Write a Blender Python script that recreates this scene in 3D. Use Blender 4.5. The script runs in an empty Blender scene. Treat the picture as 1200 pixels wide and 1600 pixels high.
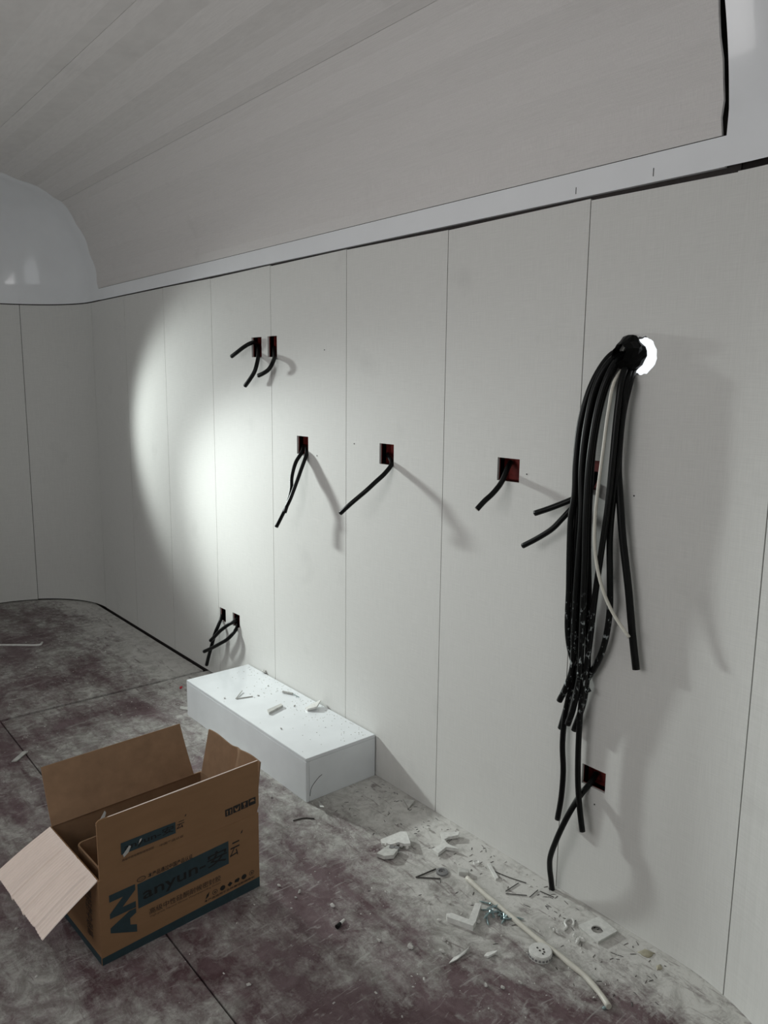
import bpy, bmesh, math, random
from mathutils import Vector, Matrix

SC = bpy.context.scene
COL = SC.collection
random.seed(7)

# ------------------------------------------------------------------ camera
# world: x along the panelled wall, y towards it (wall face at y = 0), z up, metres
CAM_R, CAM_U, CAM_F = (0.6391, 0.7691, 0.0104), (-0.1313, 0.0958, 0.9867), (-0.7579, 0.6319, -0.1622)
cam_data = bpy.data.cameras.new('camera')
cam = bpy.data.objects.new('camera', cam_data)
COL.objects.link(cam)
cam_data.sensor_fit = 'HORIZONTAL'
cam_data.sensor_width = 36.0
cam_data.lens = 36.223
cam_data.clip_start = 0.02
M = Matrix.Identity(4)
for i in range(3):
    M[i][0], M[i][1], M[i][2] = CAM_R[i], CAM_U[i], -CAM_F[i]
    M[i][3] = (0.0, -1.6691, 1.4063)[i]
cam.matrix_world = M
SC.camera = cam

# ------------------------------------------------------------------ world, lights, exposure
w = bpy.data.worlds.new('overcast_sky'); SC.world = w
w.use_nodes = True
bgn = w.node_tree.nodes['Background']
bgn.inputs[0].default_value = (0.93, 0.97, 1.0, 1)
bgn.inputs[1].default_value = 1.1

def area_light(name, loc, rot, sx, sy, power, col):
    l = bpy.data.lights.new(name, 'AREA'); l.shape = 'RECTANGLE'
    l.size, l.size_y, l.energy, l.color = sx, sy, power, col
    o = bpy.data.objects.new(name, l); COL.objects.link(o)
    o.location = loc; o.rotation_euler = rot
    return o
# daylight in the window openings of the wall behind the camera side (facing +y)
area_light('window_daylight', (-1.55, -2.47, 1.42), (math.radians(90), 0, 0), 1.5, 0.85, 10.5, (1.0, 0.965, 0.95))
area_light('window_daylight', (-3.75, -2.47, 1.42), (math.radians(90), 0, 0), 0.9, 0.85, 0.4, (1.0, 0.965, 0.95))
# work lamp at the far end of the room, aimed along the panelled wall
sl = bpy.data.lights.new('work_lamp', 'SPOT')
sl.energy = 44; sl.color = (0.93, 1.0, 0.97); sl.spot_size = math.radians(69); sl.spot_blend = 0.62
sl.shadow_soft_size = 0.07
so = bpy.data.objects.new('work_lamp', sl); COL.objects.link(so)
so.location = (-4.5, -0.84, 1.30)
so.rotation_euler = Vector((0.79, 0.60, -0.15)).to_track_quat('-Z', 'Y').to_euler()

sl2 = bpy.data.lights.new('work_lamp', 'SPOT')          # hot core of the lamp's beam, further along the wall
sl2.energy = 235; sl2.color = sl.color; sl2.spot_size = math.radians(53); sl2.spot_blend = 1.0; sl2.shadow_soft_size = 0.085
so2 = bpy.data.objects.new('work_lamp', sl2); COL.objects.link(so2)
so2.location = so.location
so2.rotation_euler = Vector((2.85, 0.88, -0.95)).to_track_quat('-Z', 'Y').to_euler()

SC.view_settings.view_transform = 'Standard'
SC.view_settings.look = 'None'
SC.view_settings.gamma = 1.0
SC.view_settings.use_curve_mapping = False
SC.view_settings.exposure = 0.0

# ------------------------------------------------------------------ measured coordinates (metres)
D = {'cam':{'loc':(0.0,-1.6691,1.4063),'r':(0.6391,0.7691,0.0104),'u':(-0.1313,0.0958,0.9867),'f':(-0.7579,0.6319,-0.1622),'lens':36.223},
'cables':{'A1':[(-2.8737,0.035,1.5605),(-2.8449,0.0,1.5737),(-2.8347,-0.03,1.567),(-2.861,-0.045,1.5518),(-2.8915,-0.055,1.5342),(-2.9317,-0.06,1.5168)],
'A2':[(-2.8737,0.035,1.5631),(-2.8157,0.0,1.5265),(-2.7846,-0.025,1.4919),(-2.7838,-0.038,1.4558),(-2.8086,-0.045,1.4251),(-2.8424,-0.05,1.3964)],
'B':[(-2.753,0.035,1.5542),(-2.6925,0.0,1.5161),(-2.659,-0.03,1.4873),(-2.6637,-0.045,1.4623),(-2.6861,-0.055,1.4474),(-2.7171,-0.06,1.4375)],
'C1':[(-2.5439,0.035,1.1704),(-2.5009,0.0,1.1474),(-2.5006,-0.03,1.1069),(-2.4977,-0.05,1.0539),(-2.4799,-0.065,1.0074),(-2.4799,-0.08,0.9592),(-2.4875,-0.09,0.9194)],
'C2':[(-2.5261,0.035,1.1666),(-2.4627,-0.005,1.1431),(-2.458,-0.035,1.0813),(-2.4606,-0.06,1.0214),(-2.4708,-0.08,0.9652),(-2.506,-0.09,0.9069),(-2.5326,-0.1,0.8589)],
'D':[(-2.0264,0.035,1.1714),(-1.9643,0.0,1.1477),(-1.9613,-0.03,1.1176),(-1.9746,-0.06,1.0884),(-1.9906,-0.085,1.0608),(-2.0161,-0.1,1.0354),(-2.039,-0.12,1.0084),(-2.0758,-0.13,0.9762)],
'E':[(-1.4795,0.04,1.1899),(-1.4646,0.01,1.1744),(-1.4557,-0.015,1.1494),(-1.4493,-0.04,1.13),(-1.4566,-0.06,1.1072),(-1.4664,-0.08,1.0878),(-1.4759,-0.1,1.0648)],
'F1':[(-1.1793,0.03,1.1853),(-1.1702,0.0,1.16),(-1.1799,-0.02,1.139),(-1.2012,-0.03,1.1224),(-1.2311,-0.04,1.1062),(-1.266,-0.05,1.0891),(-1.3059,-0.055,1.0723)],
'F2':[(-1.1827,0.03,1.1766),(-1.1752,0.0,1.1479),(-1.1831,-0.025,1.1225),(-1.2058,-0.035,1.0939),(-1.2273,-0.042,1.0664),(-1.2525,-0.05,1.0363),(-1.2937,-0.055,1.0063),(-1.3388,-0.06,0.9784)],
'G':[(-3.2365,0.03,0.3195),(-3.1932,0.0,0.3134),(-3.1791,-0.025,0.2811),(-3.1938,-0.035,0.2417),(-3.2196,-0.04,0.1791),(-3.266,-0.035,0.1076),(-3.2987,-0.03,0.0548)],
'I1':[(-3.0936,0.03,0.332),(-3.0484,-0.005,0.3345),(-3.0694,-0.03,0.3158),(-3.1164,-0.045,0.2793),(-3.1586,-0.05,0.2446),(-3.2018,-0.055,0.2092)],
'I2':[(-3.0945,0.03,0.3102),(-3.047,0.0,0.3004),(-3.0383,-0.025,0.2802),(-3.0661,-0.04,0.2486),(-3.1099,-0.05,0.2205),(-3.1783,-0.058,0.1817),(-3.253,-0.064,0.1433)],
'J':[(-1.1333,0.04,0.3678),(-1.1277,0.01,0.3542),(-1.1372,-0.02,0.3251),(-1.1533,-0.042,0.2755),(-1.1684,-0.052,0.229),(-1.1847,-0.055,0.1804),(-1.2049,-0.05,0.1201),(-1.2126,-0.04,0.0767),(-1.2137,-0.03,0.0363),(-1.2163,-0.018,-0.0063)],
'K1':[(-1.0983,0.04,1.4879),(-1.1264,-0.0074,1.487),(-1.1606,-0.034,1.4171),(-1.1841,-0.043,1.3187),(-1.1896,-0.0458,1.2218),(-1.1886,-0.0458,1.1401),(-1.1967,-0.0454,1.0727),(-1.1971,-0.0435,0.9883),(-1.1949,-0.0409,0.8858),(-1.1953,-0.0374,0.7808),(-1.1833,-0.0344,0.713),(-1.1559,-0.0311,0.6584),(-1.1245,-0.0296,0.6203)],
'K2':[(-1.0986,0.04,1.4925),(-1.1124,-0.0244,1.4755),(-1.1426,-0.0434,1.414),(-1.1585,-0.0519,1.32),(-1.1647,-0.0548,1.2082),(-1.1577,-0.0548,1.0955),(-1.161,-0.0525,0.9957),(-1.1659,-0.0493,0.8764),(-1.1681,-0.0459,0.772),(-1.17,-0.0415,0.6831),(-1.1868,-0.0391,0.624),(-1.2098,-0.0379,0.5711)],
'K3':[(-1.0978,0.04,1.4802),(-1.1163,-0.0075,1.473),(-1.1404,-0.0254,1.4142),(-1.1563,-0.0339,1.3197),(-1.1604,-0.0368,1.2075),(-1.1571,-0.0368,1.0938),(-1.1595,-0.0341,0.9768),(-1.1683,-0.0307,0.8555),(-1.1724,-0.0273,0.7496),(-1.1785,-0.0226,0.6583),(-1.194,-0.0199,0.5716),(-1.2151,-0.019,0.4848)],
'K4':[(-1.1015,0.04,1.4818),(-1.1164,-0.0126,1.4713),(-1.1472,-0.0309,1.4063),(-1.1642,-0.0399,1.2717),(-1.1666,-0.0413,1.1422),(-1.1597,-0.0394,1.0109),(-1.1598,-0.0358,0.8754),(-1.1652,-0.0318,0.7525),(-1.1769,-0.0261,0.6418),(-1.1977,-0.024,0.5441),(-1.2035,-0.0231,0.4495),(-1.1971,-0.0222,0.3676),(-1.1997,-0.0214,0.2905),(-1.2091,-0.0208,0.2188)],
'K5':[(-1.094,0.04,1.477),(-1.0736,-0.0343,1.4445),(-1.0749,-0.0495,1.354),(-1.0782,-0.0533,1.2313),(-1.0834,-0.0533,1.1211),(-1.0958,-0.051,1.0068),(-1.1092,-0.0478,0.8886),(-1.1197,-0.0438,0.7672),(-1.1311,-0.039,0.6766),(-1.1415,-0.0362,0.5846),(-1.1437,-0.0351,0.4759),(-1.1399,-0.0339,0.3676),(-1.1295,-0.0331,0.2887),(-1.1181,-0.0324,0.2306)],
'K6':[(-1.0973,0.04,1.474),(-1.1088,-0.0125,1.4636),(-1.131,-0.0307,1.3832),(-1.1455,-0.0369,1.2727),(-1.1487,-0.0383,1.1602),(-1.1464,-0.0364,1.0127),(-1.1379,-0.0322,0.8626),(-1.1354,-0.0278,0.7423),(-1.1372,-0.0231,0.6534),(-1.146,-0.0212,0.5791),(-1.1702,-0.0204,0.4962)],
'K7':[(-1.092,0.04,1.4739),(-1.0685,-0.0268,1.4266),(-1.0724,-0.0329,1.3386),(-1.0744,-0.0374,1.2307),(-1.0821,-0.0352,1.1355),(-1.0863,-0.0329,1.0385),(-1.0813,-0.0306,0.9413),(-1.0779,-0.0275,0.8588),(-1.0844,-0.025,0.7896),(-1.0973,-0.0231,0.7347),(-1.1185,-0.0215,0.685),(-1.1444,-0.0202,0.6398),(-1.1653,-0.0192,0.6044)],
'K8':[(-1.0907,0.04,1.48),(-1.065,-0.023,1.4146),(-1.0764,-0.0268,1.3383),(-1.0777,-0.0298,1.23),(-1.07,-0.0279,1.1521),(-1.0548,-0.0259,1.0427),(-1.0312,-0.024,0.9179),(-1.0137,-0.0224,0.8075),(-0.9975,-0.0211,0.7194)],
'K9':[(-1.0971,0.04,1.4956),(-1.1292,0.0099,1.4907),(-1.1656,-0.0175,1.4298),(-1.1867,-0.0275,1.3343),(-1.1908,-0.0308,1.2209),(-1.1877,-0.0308,1.1058),(-1.1908,-0.0289,1.0044),(-1.1918,-0.0259,0.884),(-1.1935,-0.0219,0.7606),(-1.1771,-0.0175,0.6754),(-1.1512,-0.0149,0.6222)],
'K10':[(-1.098,0.04,1.4833),(-1.0983,-0.0338,1.4659),(-1.1222,-0.0536,1.3803),(-1.1382,-0.0603,1.2426),(-1.1401,-0.0608,1.0984),(-1.1379,-0.0578,0.9673),(-1.1389,-0.0541,0.8494),(-1.1396,-0.0513,0.7634),(-1.1451,-0.0456,0.6564),(-1.1596,-0.0436,0.5715),(-1.1753,-0.0431,0.5172)],
'WH':[(-1.0942,0.04,1.4801),(-1.0852,-0.0494,1.4263),(-1.0936,-0.0585,1.3535),(-1.0999,-0.0614,1.261),(-1.1077,-0.0623,1.1664),(-1.112,-0.0619,1.0862),(-1.1082,-0.06,1.0058),(-1.0939,-0.0585,0.943),(-1.0713,-0.0565,0.8902),(-1.0421,-0.0548,0.8476),(-1.0028,-0.053,0.8069)]},
'shard':[(-1.6979,-0.2529),(-1.6783,-0.1876),(-1.6619,-0.1775),(-1.61,-0.2069),(-1.624,-0.2204),(-1.6437,-0.2253),(-1.6535,-0.2474),(-1.6821,-0.2612)],
'clip':[(-1.6448,-0.3121),(-1.6567,-0.2559),(-1.6347,-0.2538),(-1.6211,-0.2447),(-1.6013,-0.2823),(-1.6162,-0.3064)],
'cross':[(-1.6045,-0.0845),(-1.5672,-0.0381),(-1.555,-0.0557),(-1.5698,-0.0823),(-1.5695,-0.102),(-1.547,-0.1097),(-1.5027,-0.1051),(-1.5365,-0.1259),(-1.5301,-0.1658),(-1.5601,-0.1649),(-1.5588,-0.1304),(-1.5759,-0.1059)],
'hanger':[(-1.4967,-0.2865),(-1.4892,-0.2142),(-1.4472,-0.2354)],
'washer':[(-1.4662,-0.2105),(-1.455,-0.1966)],
'conduit':[(-1.3961,-0.1801,0.008),(-1.3435,-0.1887,0.008),(-1.2923,-0.196,0.008),(-1.245,-0.2008,0.008),(-1.1982,-0.2068,0.008),(-1.144,-0.2141,0.008),(-1.0932,-0.2196,0.008),(-1.0409,-0.2204,0.008),(-0.9942,-0.2257,0.008),(-0.9575,-0.2288,0.008),(-0.9241,-0.2381,0.008),(-0.8936,-0.2492,0.008),(-0.862,-0.2648,0.008)],
'connector':[(-1.4416,-0.1693),(-1.4175,-0.15),(-1.406,-0.1637),(-1.4263,-0.1819)],
'screws':[(-1.2802,-0.2087),(-1.2788,-0.1961),(-1.2582,-0.2045),(-1.2458,-0.2042),(-1.2585,-0.223),(-1.2442,-0.2248),(-1.2338,-0.2223),(-1.2506,-0.2548),(-1.2522,-0.2392),(-1.2302,-0.2075),(-1.2169,-0.2132),(-1.2355,-0.2436),(-1.2217,-0.2264),(-1.207,-0.2009),(-1.1939,-0.2066),(-1.2447,-0.2149)],
'lbracket':[(-1.3164,-0.3398),(-1.3093,-0.3266),(-1.2635,-0.3093),(-1.2981,-0.2479),(-1.2856,-0.2371),(-1.2467,-0.3),(-1.2389,-0.3188),(-1.3059,-0.3473)],
'leaf':[(-1.1945,-0.4504),(-1.2024,-0.4263),(-1.2007,-0.4074),(-1.1977,-0.3752),(-1.1914,-0.396),(-1.1901,-0.4262)],
'flake':[(-1.157,-0.3644),(-1.1589,-0.3513),(-1.1451,-0.3265),(-1.1426,-0.3414),(-1.1464,-0.3614)],
'disc':[(-1.0704,-0.2519),(-1.0504,-0.2272),(-1.09,-0.2276)],
'plate':[(-1.0715,-0.0945),(-1.0577,-0.0238),(-0.9942,-0.0343),(-1.0024,-0.106)],
'platehole':[(-1.0302,-0.0703),(-1.019,-0.0565),(-1.0408,-0.0552)],
'horseshoe':[(-1.0892,-0.1332,0.003),(-1.0907,-0.1182,0.003),(-1.104,-0.1088,0.003),(-1.1085,-0.0927,0.003),(-1.1025,-0.0824,0.003),(-1.0918,-0.0866,0.003),(-1.0835,-0.1007,0.003)],
'foam':[(-1.0536,-0.1357),(-1.0388,-0.131),(-1.0318,-0.1277),(-1.039,-0.1406)],
'foam2':[(-1.1129,-0.1563),(-1.1015,-0.1562),(-1.0948,-0.155)],
'capwhite':[(-1.4329,-0.101),(-1.4245,-0.0906)],
'offcut':[(-1.4068,-0.0813),(-1.4048,-0.0733),(-1.342,-0.1049),(-1.3427,-0.1161)],
'wires':[[(-1.2909,-0.1313,0.002),(-1.2925,-0.0752,0.002)],[(-1.2841,-0.139,0.002),(-1.2415,-0.0991,0.002)],[(-1.2319,-0.0984,0.002),(-1.2372,-0.0564,0.002)],[(-1.2297,-0.0553,0.002),(-1.1899,-0.0463,0.002)],[(-1.3725,-0.0882,0.002),(-1.3282,-0.0769,0.002),(-1.2785,-0.0579,0.002)]],
'tri':[(-1.8438,-0.0332),(-1.796,-0.0219),(-1.7842,-0.0591)],
'bits':[(-1.6511,-0.0916),(-1.5982,-0.0194),(-1.3567,-0.2911),(-1.3927,-0.3325),(-1.2924,-0.4869),(-1.0882,-0.4315),(-1.2509,-0.2844),(-1.3197,-0.3623),(-1.0581,-0.4058),(-1.0423,-0.361),(-1.2611,-0.4017)],
'anchor':[(-1.4706,-0.5834),(-1.4778,-0.5612)],
'tipbit':[(-0.8673,-0.2681)],
'vneck':[(-0.8944,-0.0573)],
'strip':[(-4.3762,-0.6996,0.004),(-4.3135,-0.6194,0.004),(-4.2507,-0.539,0.004),(-4.2815,-0.5104,0.004)],
'paper':[(-2.9557,-1.0042),(-3.0153,-0.9477),(-2.9977,-0.934),(-2.9439,-0.9893)],
'red':[(-3.2254,-0.1994)],
'comb':[(-3.0319,-0.2935),(-2.9951,-0.2689),(-2.9702,-0.2809),(-3.0084,-0.3075)],
'chips':[(-1.989,-1.24),(-1.7855,-1.2471),(-2.1366,-0.3794),(-1.4444,-0.8676),(-1.7117,-0.6149),(-1.6519,-0.5853),(-1.6402,-0.6057),(-1.5454,-0.5477),(-1.2988,-0.4865),(-1.2934,-0.487),(-1.3655,-0.5326),(-1.2321,-0.4361),(-1.2457,-0.4027)],
'papertri':[(-2.0225,-0.2635),(-1.9589,-0.3001),(-1.94,-0.2952)],
'curl':[(-1.9665,-0.4014),(-1.9569,-0.3654),(-1.9328,-0.3413)],
'goo':[(-0.9066,-0.0375),(-0.8602,-0.0559)],
'b_channel':[(-2.4414,-0.2084),(-2.4585,-0.135),(-2.4396,-0.1387),(-2.416,-0.2159)],
'b_curl':[(-2.3679,-0.0821),(-2.378,-0.0436),(-2.365,-0.0099),(-2.3324,-0.054),(-2.3504,-0.0835)],
'b_spiral':[(-2.5655,-0.0611),(-2.5194,-0.04),(-2.4813,-0.036)],
'b_vee':[(-2.6265,-0.2415),(-2.6714,-0.1877),(-2.6234,-0.2411),(-2.6046,-0.1774)],
'b_crumbs':[(-2.8059,-0.0077),(-2.7761,0.0172),(-2.4204,-0.0973),(-2.2798,-0.2477),(-2.6582,-0.2743),(-2.5986,-0.1551),(-2.6606,-0.0701),(-2.4916,0.0288),(-2.4994,-0.0369)]}

# ------------------------------------------------------------------ materials
MATS = {}
def mat(name, col, rough=0.5, spec=0.5, coat=0.0, metallic=0.0, grain=0.0, gscale=(60, 60, 60), bump=0.0):
    if name in MATS: return MATS[name]
    m = bpy.data.materials.new(name); m.use_nodes = True
    nt = m.node_tree; b = nt.nodes['Principled BSDF']
    b.inputs['Base Color'].default_value = (*col, 1)
    b.inputs['Roughness'].default_value = rough
    b.inputs['Specular IOR Level'].default_value = spec
    b.inputs['Coat Weight'].default_value = coat
    b.inputs['Metallic'].default_value = metallic
    tc = nt.nodes.new('ShaderNodeTexCoord'); mp = nt.nodes.new('ShaderNodeMapping')
    mp.inputs['Scale'].default_value = gscale
    nt.links.new(tc.outputs['Object'], mp.inputs['Vector'])
    nz = nt.nodes.new('ShaderNodeTexNoise'); nz.inputs['Scale'].default_value = 1.0; nz.inputs['Detail'].default_value = 4
    nt.links.new(mp.outputs['Vector'], nz.inputs['Vector'])
    mx = nt.nodes.new('ShaderNodeMixRGB'); mx.blend_type = 'MULTIPLY'
    mx.inputs[0].default_value = grain
    mx.inputs[1].default_value = (*col, 1)
    ramp = nt.nodes.new('ShaderNodeMapRange'); ramp.inputs[1].default_value = 0.3; ramp.inputs[2].default_value = 0.7
    ramp.inputs[3].default_value = 0.35; ramp.inputs[4].default_value = 1.15
    nt.links.new(nz.outputs['Fac'], ramp.inputs[0])
    nt.links.new(ramp.outputs[0], mx.inputs[2])
    nt.links.new(mx.outputs[0], b.inputs['Base Color'])
    if bump > 0:
        bp = nt.nodes.new('ShaderNodeBump'); bp.inputs['Strength'].default_value = bump; bp.inputs['Distance'].default_value = 0.002
        nt.links.new(nz.outputs['Fac'], bp.inputs['Height']); nt.links.new(bp.outputs[0], b.inputs['Normal'])
    MATS[name] = m
    return m

def linen(name, col):
    """woven linen-look wall board: fine crossing threads and faint smudges"""
    m = bpy.data.materials.new(name); m.use_nodes = True
    nt = m.node_tree; b = nt.nodes['Principled BSDF']; L = nt.links.new
    b.inputs['Roughness'].default_value = 0.6; b.inputs['Specular IOR Level'].default_value = 0.25
    tc = nt.nodes.new('ShaderNodeTexCoord')
    outs = []
    for sc in ((620, 620, 16), (16, 16, 620)):
        mp = nt.nodes.new('ShaderNodeMapping'); mp.inputs['Scale'].default_value = sc
        nz = nt.nodes.new('ShaderNodeTexNoise'); nz.inputs['Scale'].default_value = 1; nz.inputs['Detail'].default_value = 2
        L(tc.outputs['Object'], mp.inputs['Vector']); L(mp.outputs[0], nz.inputs['Vector']); outs.append(nz)
    add = nt.nodes.new('ShaderNodeMath'); add.operation = 'ADD'
    L(outs[0].outputs['Fac'], add.inputs[0]); L(outs[1].outputs['Fac'], add.inputs[1])
    mr = nt.nodes.new('ShaderNodeMapRange'); mr.inputs[1].default_value = 0.6; mr.inputs[2].default_value = 1.4
    mr.inputs[3].default_value = 0.92; mr.inputs[4].default_value = 1.05
    L(add.outputs[0], mr.inputs[0])
    sm = nt.nodes.new('ShaderNodeTexNoise'); sm.inputs['Scale'].default_value = 5; sm.inputs['Detail'].default_value = 5
    L(tc.outputs['Object'], sm.inputs['Vector'])
    mr2 = nt.nodes.new('ShaderNodeMapRange'); mr2.inputs[1].default_value = 0.62; mr2.inputs[2].default_value = 0.8
    mr2.inputs[3].default_value = 1.0; mr2.inputs[4].default_value = 0.90
    L(sm.outputs['Fac'], mr2.inputs[0])
    mul = nt.nodes.new('ShaderNodeMath'); mul.operation = 'MULTIPLY'
    L(mr.outputs[0], mul.inputs[0]); L(mr2.outputs[0], mul.inputs[1])
    mx = nt.nodes.new('ShaderNodeMixRGB'); mx.blend_type = 'MULTIPLY'; mx.inputs[0].default_value = 1
    mx.inputs[1].default_value = (*col, 1)
    L(mul.outputs[0], mx.inputs[2]); L(mx.outputs[0], b.inputs['Base Color'])
    bp = nt.nodes.new('ShaderNodeBump'); bp.inputs['Strength'].default_value = 0.12; bp.inputs['Distance'].default_value = 0.001
    L(add.outputs[0], bp.inputs['Height']); L(bp.outputs[0], b.inputs['Normal'])
    return m

def floor_material():
    """purple-brown film-faced board under scuffed plaster dust"""
    m = bpy.data.materials.new('dusty_floor_board'); m.use_nodes = True
    nt = m.node_tree; b = nt.nodes['Principled BSDF']; L = nt.links.new
    b.inputs['Specular IOR Level'].default_value = 0.3
    tc = nt.nodes.new('ShaderNodeTexCoord')
    def noise(scale, detail=8, rough=0.6, mscale=(1, 1, 1), dist=0.0, rotz=0.0, loc=(0, 0, 0)):
        mp = nt.nodes.new('ShaderNodeMapping'); mp.inputs['Scale'].default_value = mscale
        mp.inputs['Rotation'].default_value = (0, 0, rotz); mp.inputs['Location'].default_value = loc
        nz = nt.nodes.new('ShaderNodeTexNoise'); nz.inputs['Scale'].default_value = scale
        nz.inputs['Detail'].default_value = detail; nz.inputs['Roughness'].default_value = rough
        nz.inputs['Distortion'].default_value = dist
        L(tc.outputs['Object'], mp.inputs['Vector']); L(mp.outputs[0], nz.inputs['Vector'])
        return nz.outputs['Fac']
    def math_(op, a, c):
        n = nt.nodes.new('ShaderNodeMath'); n.operation = op
        for i, v in enumerate((a, c)):
            if hasattr(v, 'node'): L(v, n.inputs[i])
            else: n.inputs[i].default_value = v
        return n.outputs[0]
    def rng(v, a, c, d, e, clamp=True):
        n = nt.nodes.new('ShaderNodeMapRange'); n.clamp = clamp
        for i, q in enumerate((a, c, d, e)): n.inputs[i + 1].default_value = q
        L(v, n.inputs[0]); return n.outputs[0]
    sep = nt.nodes.new('ShaderNodeSeparateXYZ'); L(tc.outputs['Object'], sep.inputs[0])
    y = sep.outputs['Y']; x = sep.outputs['X']
    big = noise(1.7, 10, 0.66, dist=0.6)
    streak = noise(3.4, 10, 0.72, mscale=(0.8, 3.0, 1), rotz=0.45, loc=(3, 1, 0), dist=0.4)
    fine = noise(24, 8, 0.72, dist=0.6)
    grit = noise(150, 3, 0.6)
    near = rng(y, -0.44, -0.10, -0.07, 0.20)          # dust swept towards the wall
    mid = rng(x, -0.98, -0.55, 0.0, -0.22)             # walked-off patch by the doorway
    v = math_('ADD', math_('MULTIPLY', big, 0.95), math_('MULTIPLY', streak, 0.68))
    v = math_('ADD', v, math_('MULTIPLY', math_('SUBTRACT', fine, 0.5), 0.55))
    v = math_('ADD', v, math_('MULTIPLY', math_('SUBTRACT', grit, 0.5), 0.16))
    v = math_('ADD', math_('ADD', v, near), mid)
    dust = rng(v, 0.665, 0.90, 0.0, 1.0)
    base = nt.nodes.new('ShaderNodeMixRGB'); base.inputs[1].default_value = (0.075, 0.038, 0.043, 1); base.inputs[2].default_value = (0.18, 0.13, 0.138, 1)
    L(rng(noise(9, 9, 0.75, loc=(9, 4, 0), dist=0.5), 0.36, 0.66, 0, 1), base.inputs[0])
    dcol = nt.nodes.new('ShaderNodeMixRGB'); dcol.inputs[1].default_value = (0.26, 0.25, 0.23, 1); dcol.inputs[2].default_value = (0.62, 0.61, 0.58, 1)
    L(rng(math_('ADD', noise(14, 10, 0.78, dist=1.0), math_('MULTIPLY', near, 0.75)), 0.36, 0.68, 0, 1), dcol.inputs[0])
    mx = nt.nodes.new('ShaderNodeMixRGB'); L(dust, mx.inputs[0]); L(base.outputs[0], mx.inputs[1]); L(dcol.outputs[0], mx.inputs[2])
    # dark scuffs and thin pale scratches
    scr = rng(noise(7, 6, 0.6, mscale=(0.7, 4, 1), dist=2.0, rotz=-0.6), 0.60, 0.68, 0, 0.6)
    mx2 = nt.nodes.new('ShaderNodeMixRGB'); L(scr, mx2.inputs[0]); L(mx.outputs[0], mx2.inputs[1]); mx2.inputs[2].default_value = (0.13, 0.095, 0.095, 1)
    scl = rng(noise(10, 5, 0.6, mscale=(3.0, 0.6, 1), dist=2.5, rotz=0.9, loc=(5, 2, 1)), 0.60, 0.67, 0, 0.45)
    mx3 = nt.nodes.new('ShaderNodeMixRGB'); L(scl, mx3.inputs[0]); L(mx2.outputs[0], mx3.inputs[1]); mx3.inputs[2].default_value = (0.46, 0.45, 0.43, 1)
    L(mx3.outputs[0], b.inputs['Base Color'])
    L(rng(dust, 0, 1, 0.45, 0.85), b.inputs['Roughness'])
    bp = nt.nodes.new('ShaderNodeBump'); bp.inputs['Strength'].default_value = 0.5; bp.inputs['Distance'].default_value = 0.003
    L(math_('ADD', dust, fine), bp.inputs['Height']); L(bp.outputs[0], b.inputs['Normal'])
    return m

def cable_material(name, paint):
    m = bpy.data.materials.new(name); m.use_nodes = True
    nt = m.node_tree; b = nt.nodes['Principled BSDF']; L = nt.links.new
    b.inputs['Roughness'].default_value = 0.33; b.inputs['Specular IOR Level'].default_value = 0.16
    b.inputs['Base Color'].default_value = (0.006, 0.0065, 0.0065, 1)
    if paint:
        tc = nt.nodes.new('ShaderNodeTexCoord'); nz = nt.nodes.new('ShaderNodeTexNoise')
        mp = nt.nodes.new('ShaderNodeMapping'); mp.inputs['Scale'].default_value = (95, 95, 48)
        L(tc.outputs['Object'], mp.inputs[0]); L(mp.outputs[0], nz.inputs['Vector'])
        nz.inputs['Scale'].default_value = 1; nz.inputs['Detail'].default_value = 5; nz.inputs['Roughness'].default_value = 0.7
        sep = nt.nodes.new('ShaderNodeSeparateXYZ'); L(tc.outputs['Object'], sep.inputs[0])
        up = nt.nodes.new('ShaderNodeMapRange')
        for i, q in enumerate((0.52, 0.60, 0, 1)): up.inputs[i + 1].default_value = q
        dn = nt.nodes.new('ShaderNodeMapRange')
        for i, q in enumerate((0.80, 0.90, 1, 0)): dn.inputs[i + 1].default_value = q
        L(sep.outputs['Z'], up.inputs[0]); L(sep.outputs['Z'], dn.inputs[0])
        th = nt.nodes.new('ShaderNodeMapRange')
        for i, q in enumerate((0.575, 0.64, 0, 0.8)): th.inputs[i + 1].default_value = q
        L(nz.outputs['Fac'], th.inputs[0])
        m1 = nt.nodes.new('ShaderNodeMath'); m1.operation = 'MULTIPLY'; L(up.outputs[0], m1.inputs[0]); L(dn.outputs[0], m1.inputs[1])
        m2 = nt.nodes.new('ShaderNodeMath'); m2.operation = 'MULTIPLY'; L(m1.outputs[0], m2.inputs[0]); L(th.outputs[0], m2.inputs[1])
        mx = nt.nodes.new('ShaderNodeMixRGB'); L(m2.outputs[0], mx.inputs[0])
        mx.inputs[1].default_value = (0.006, 0.0065, 0.0065, 1); mx.inputs[2].default_value = (0.5, 0.55, 0.55, 1)
        L(mx.outputs[0], b.inputs['Base Color'])
    return m

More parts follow.
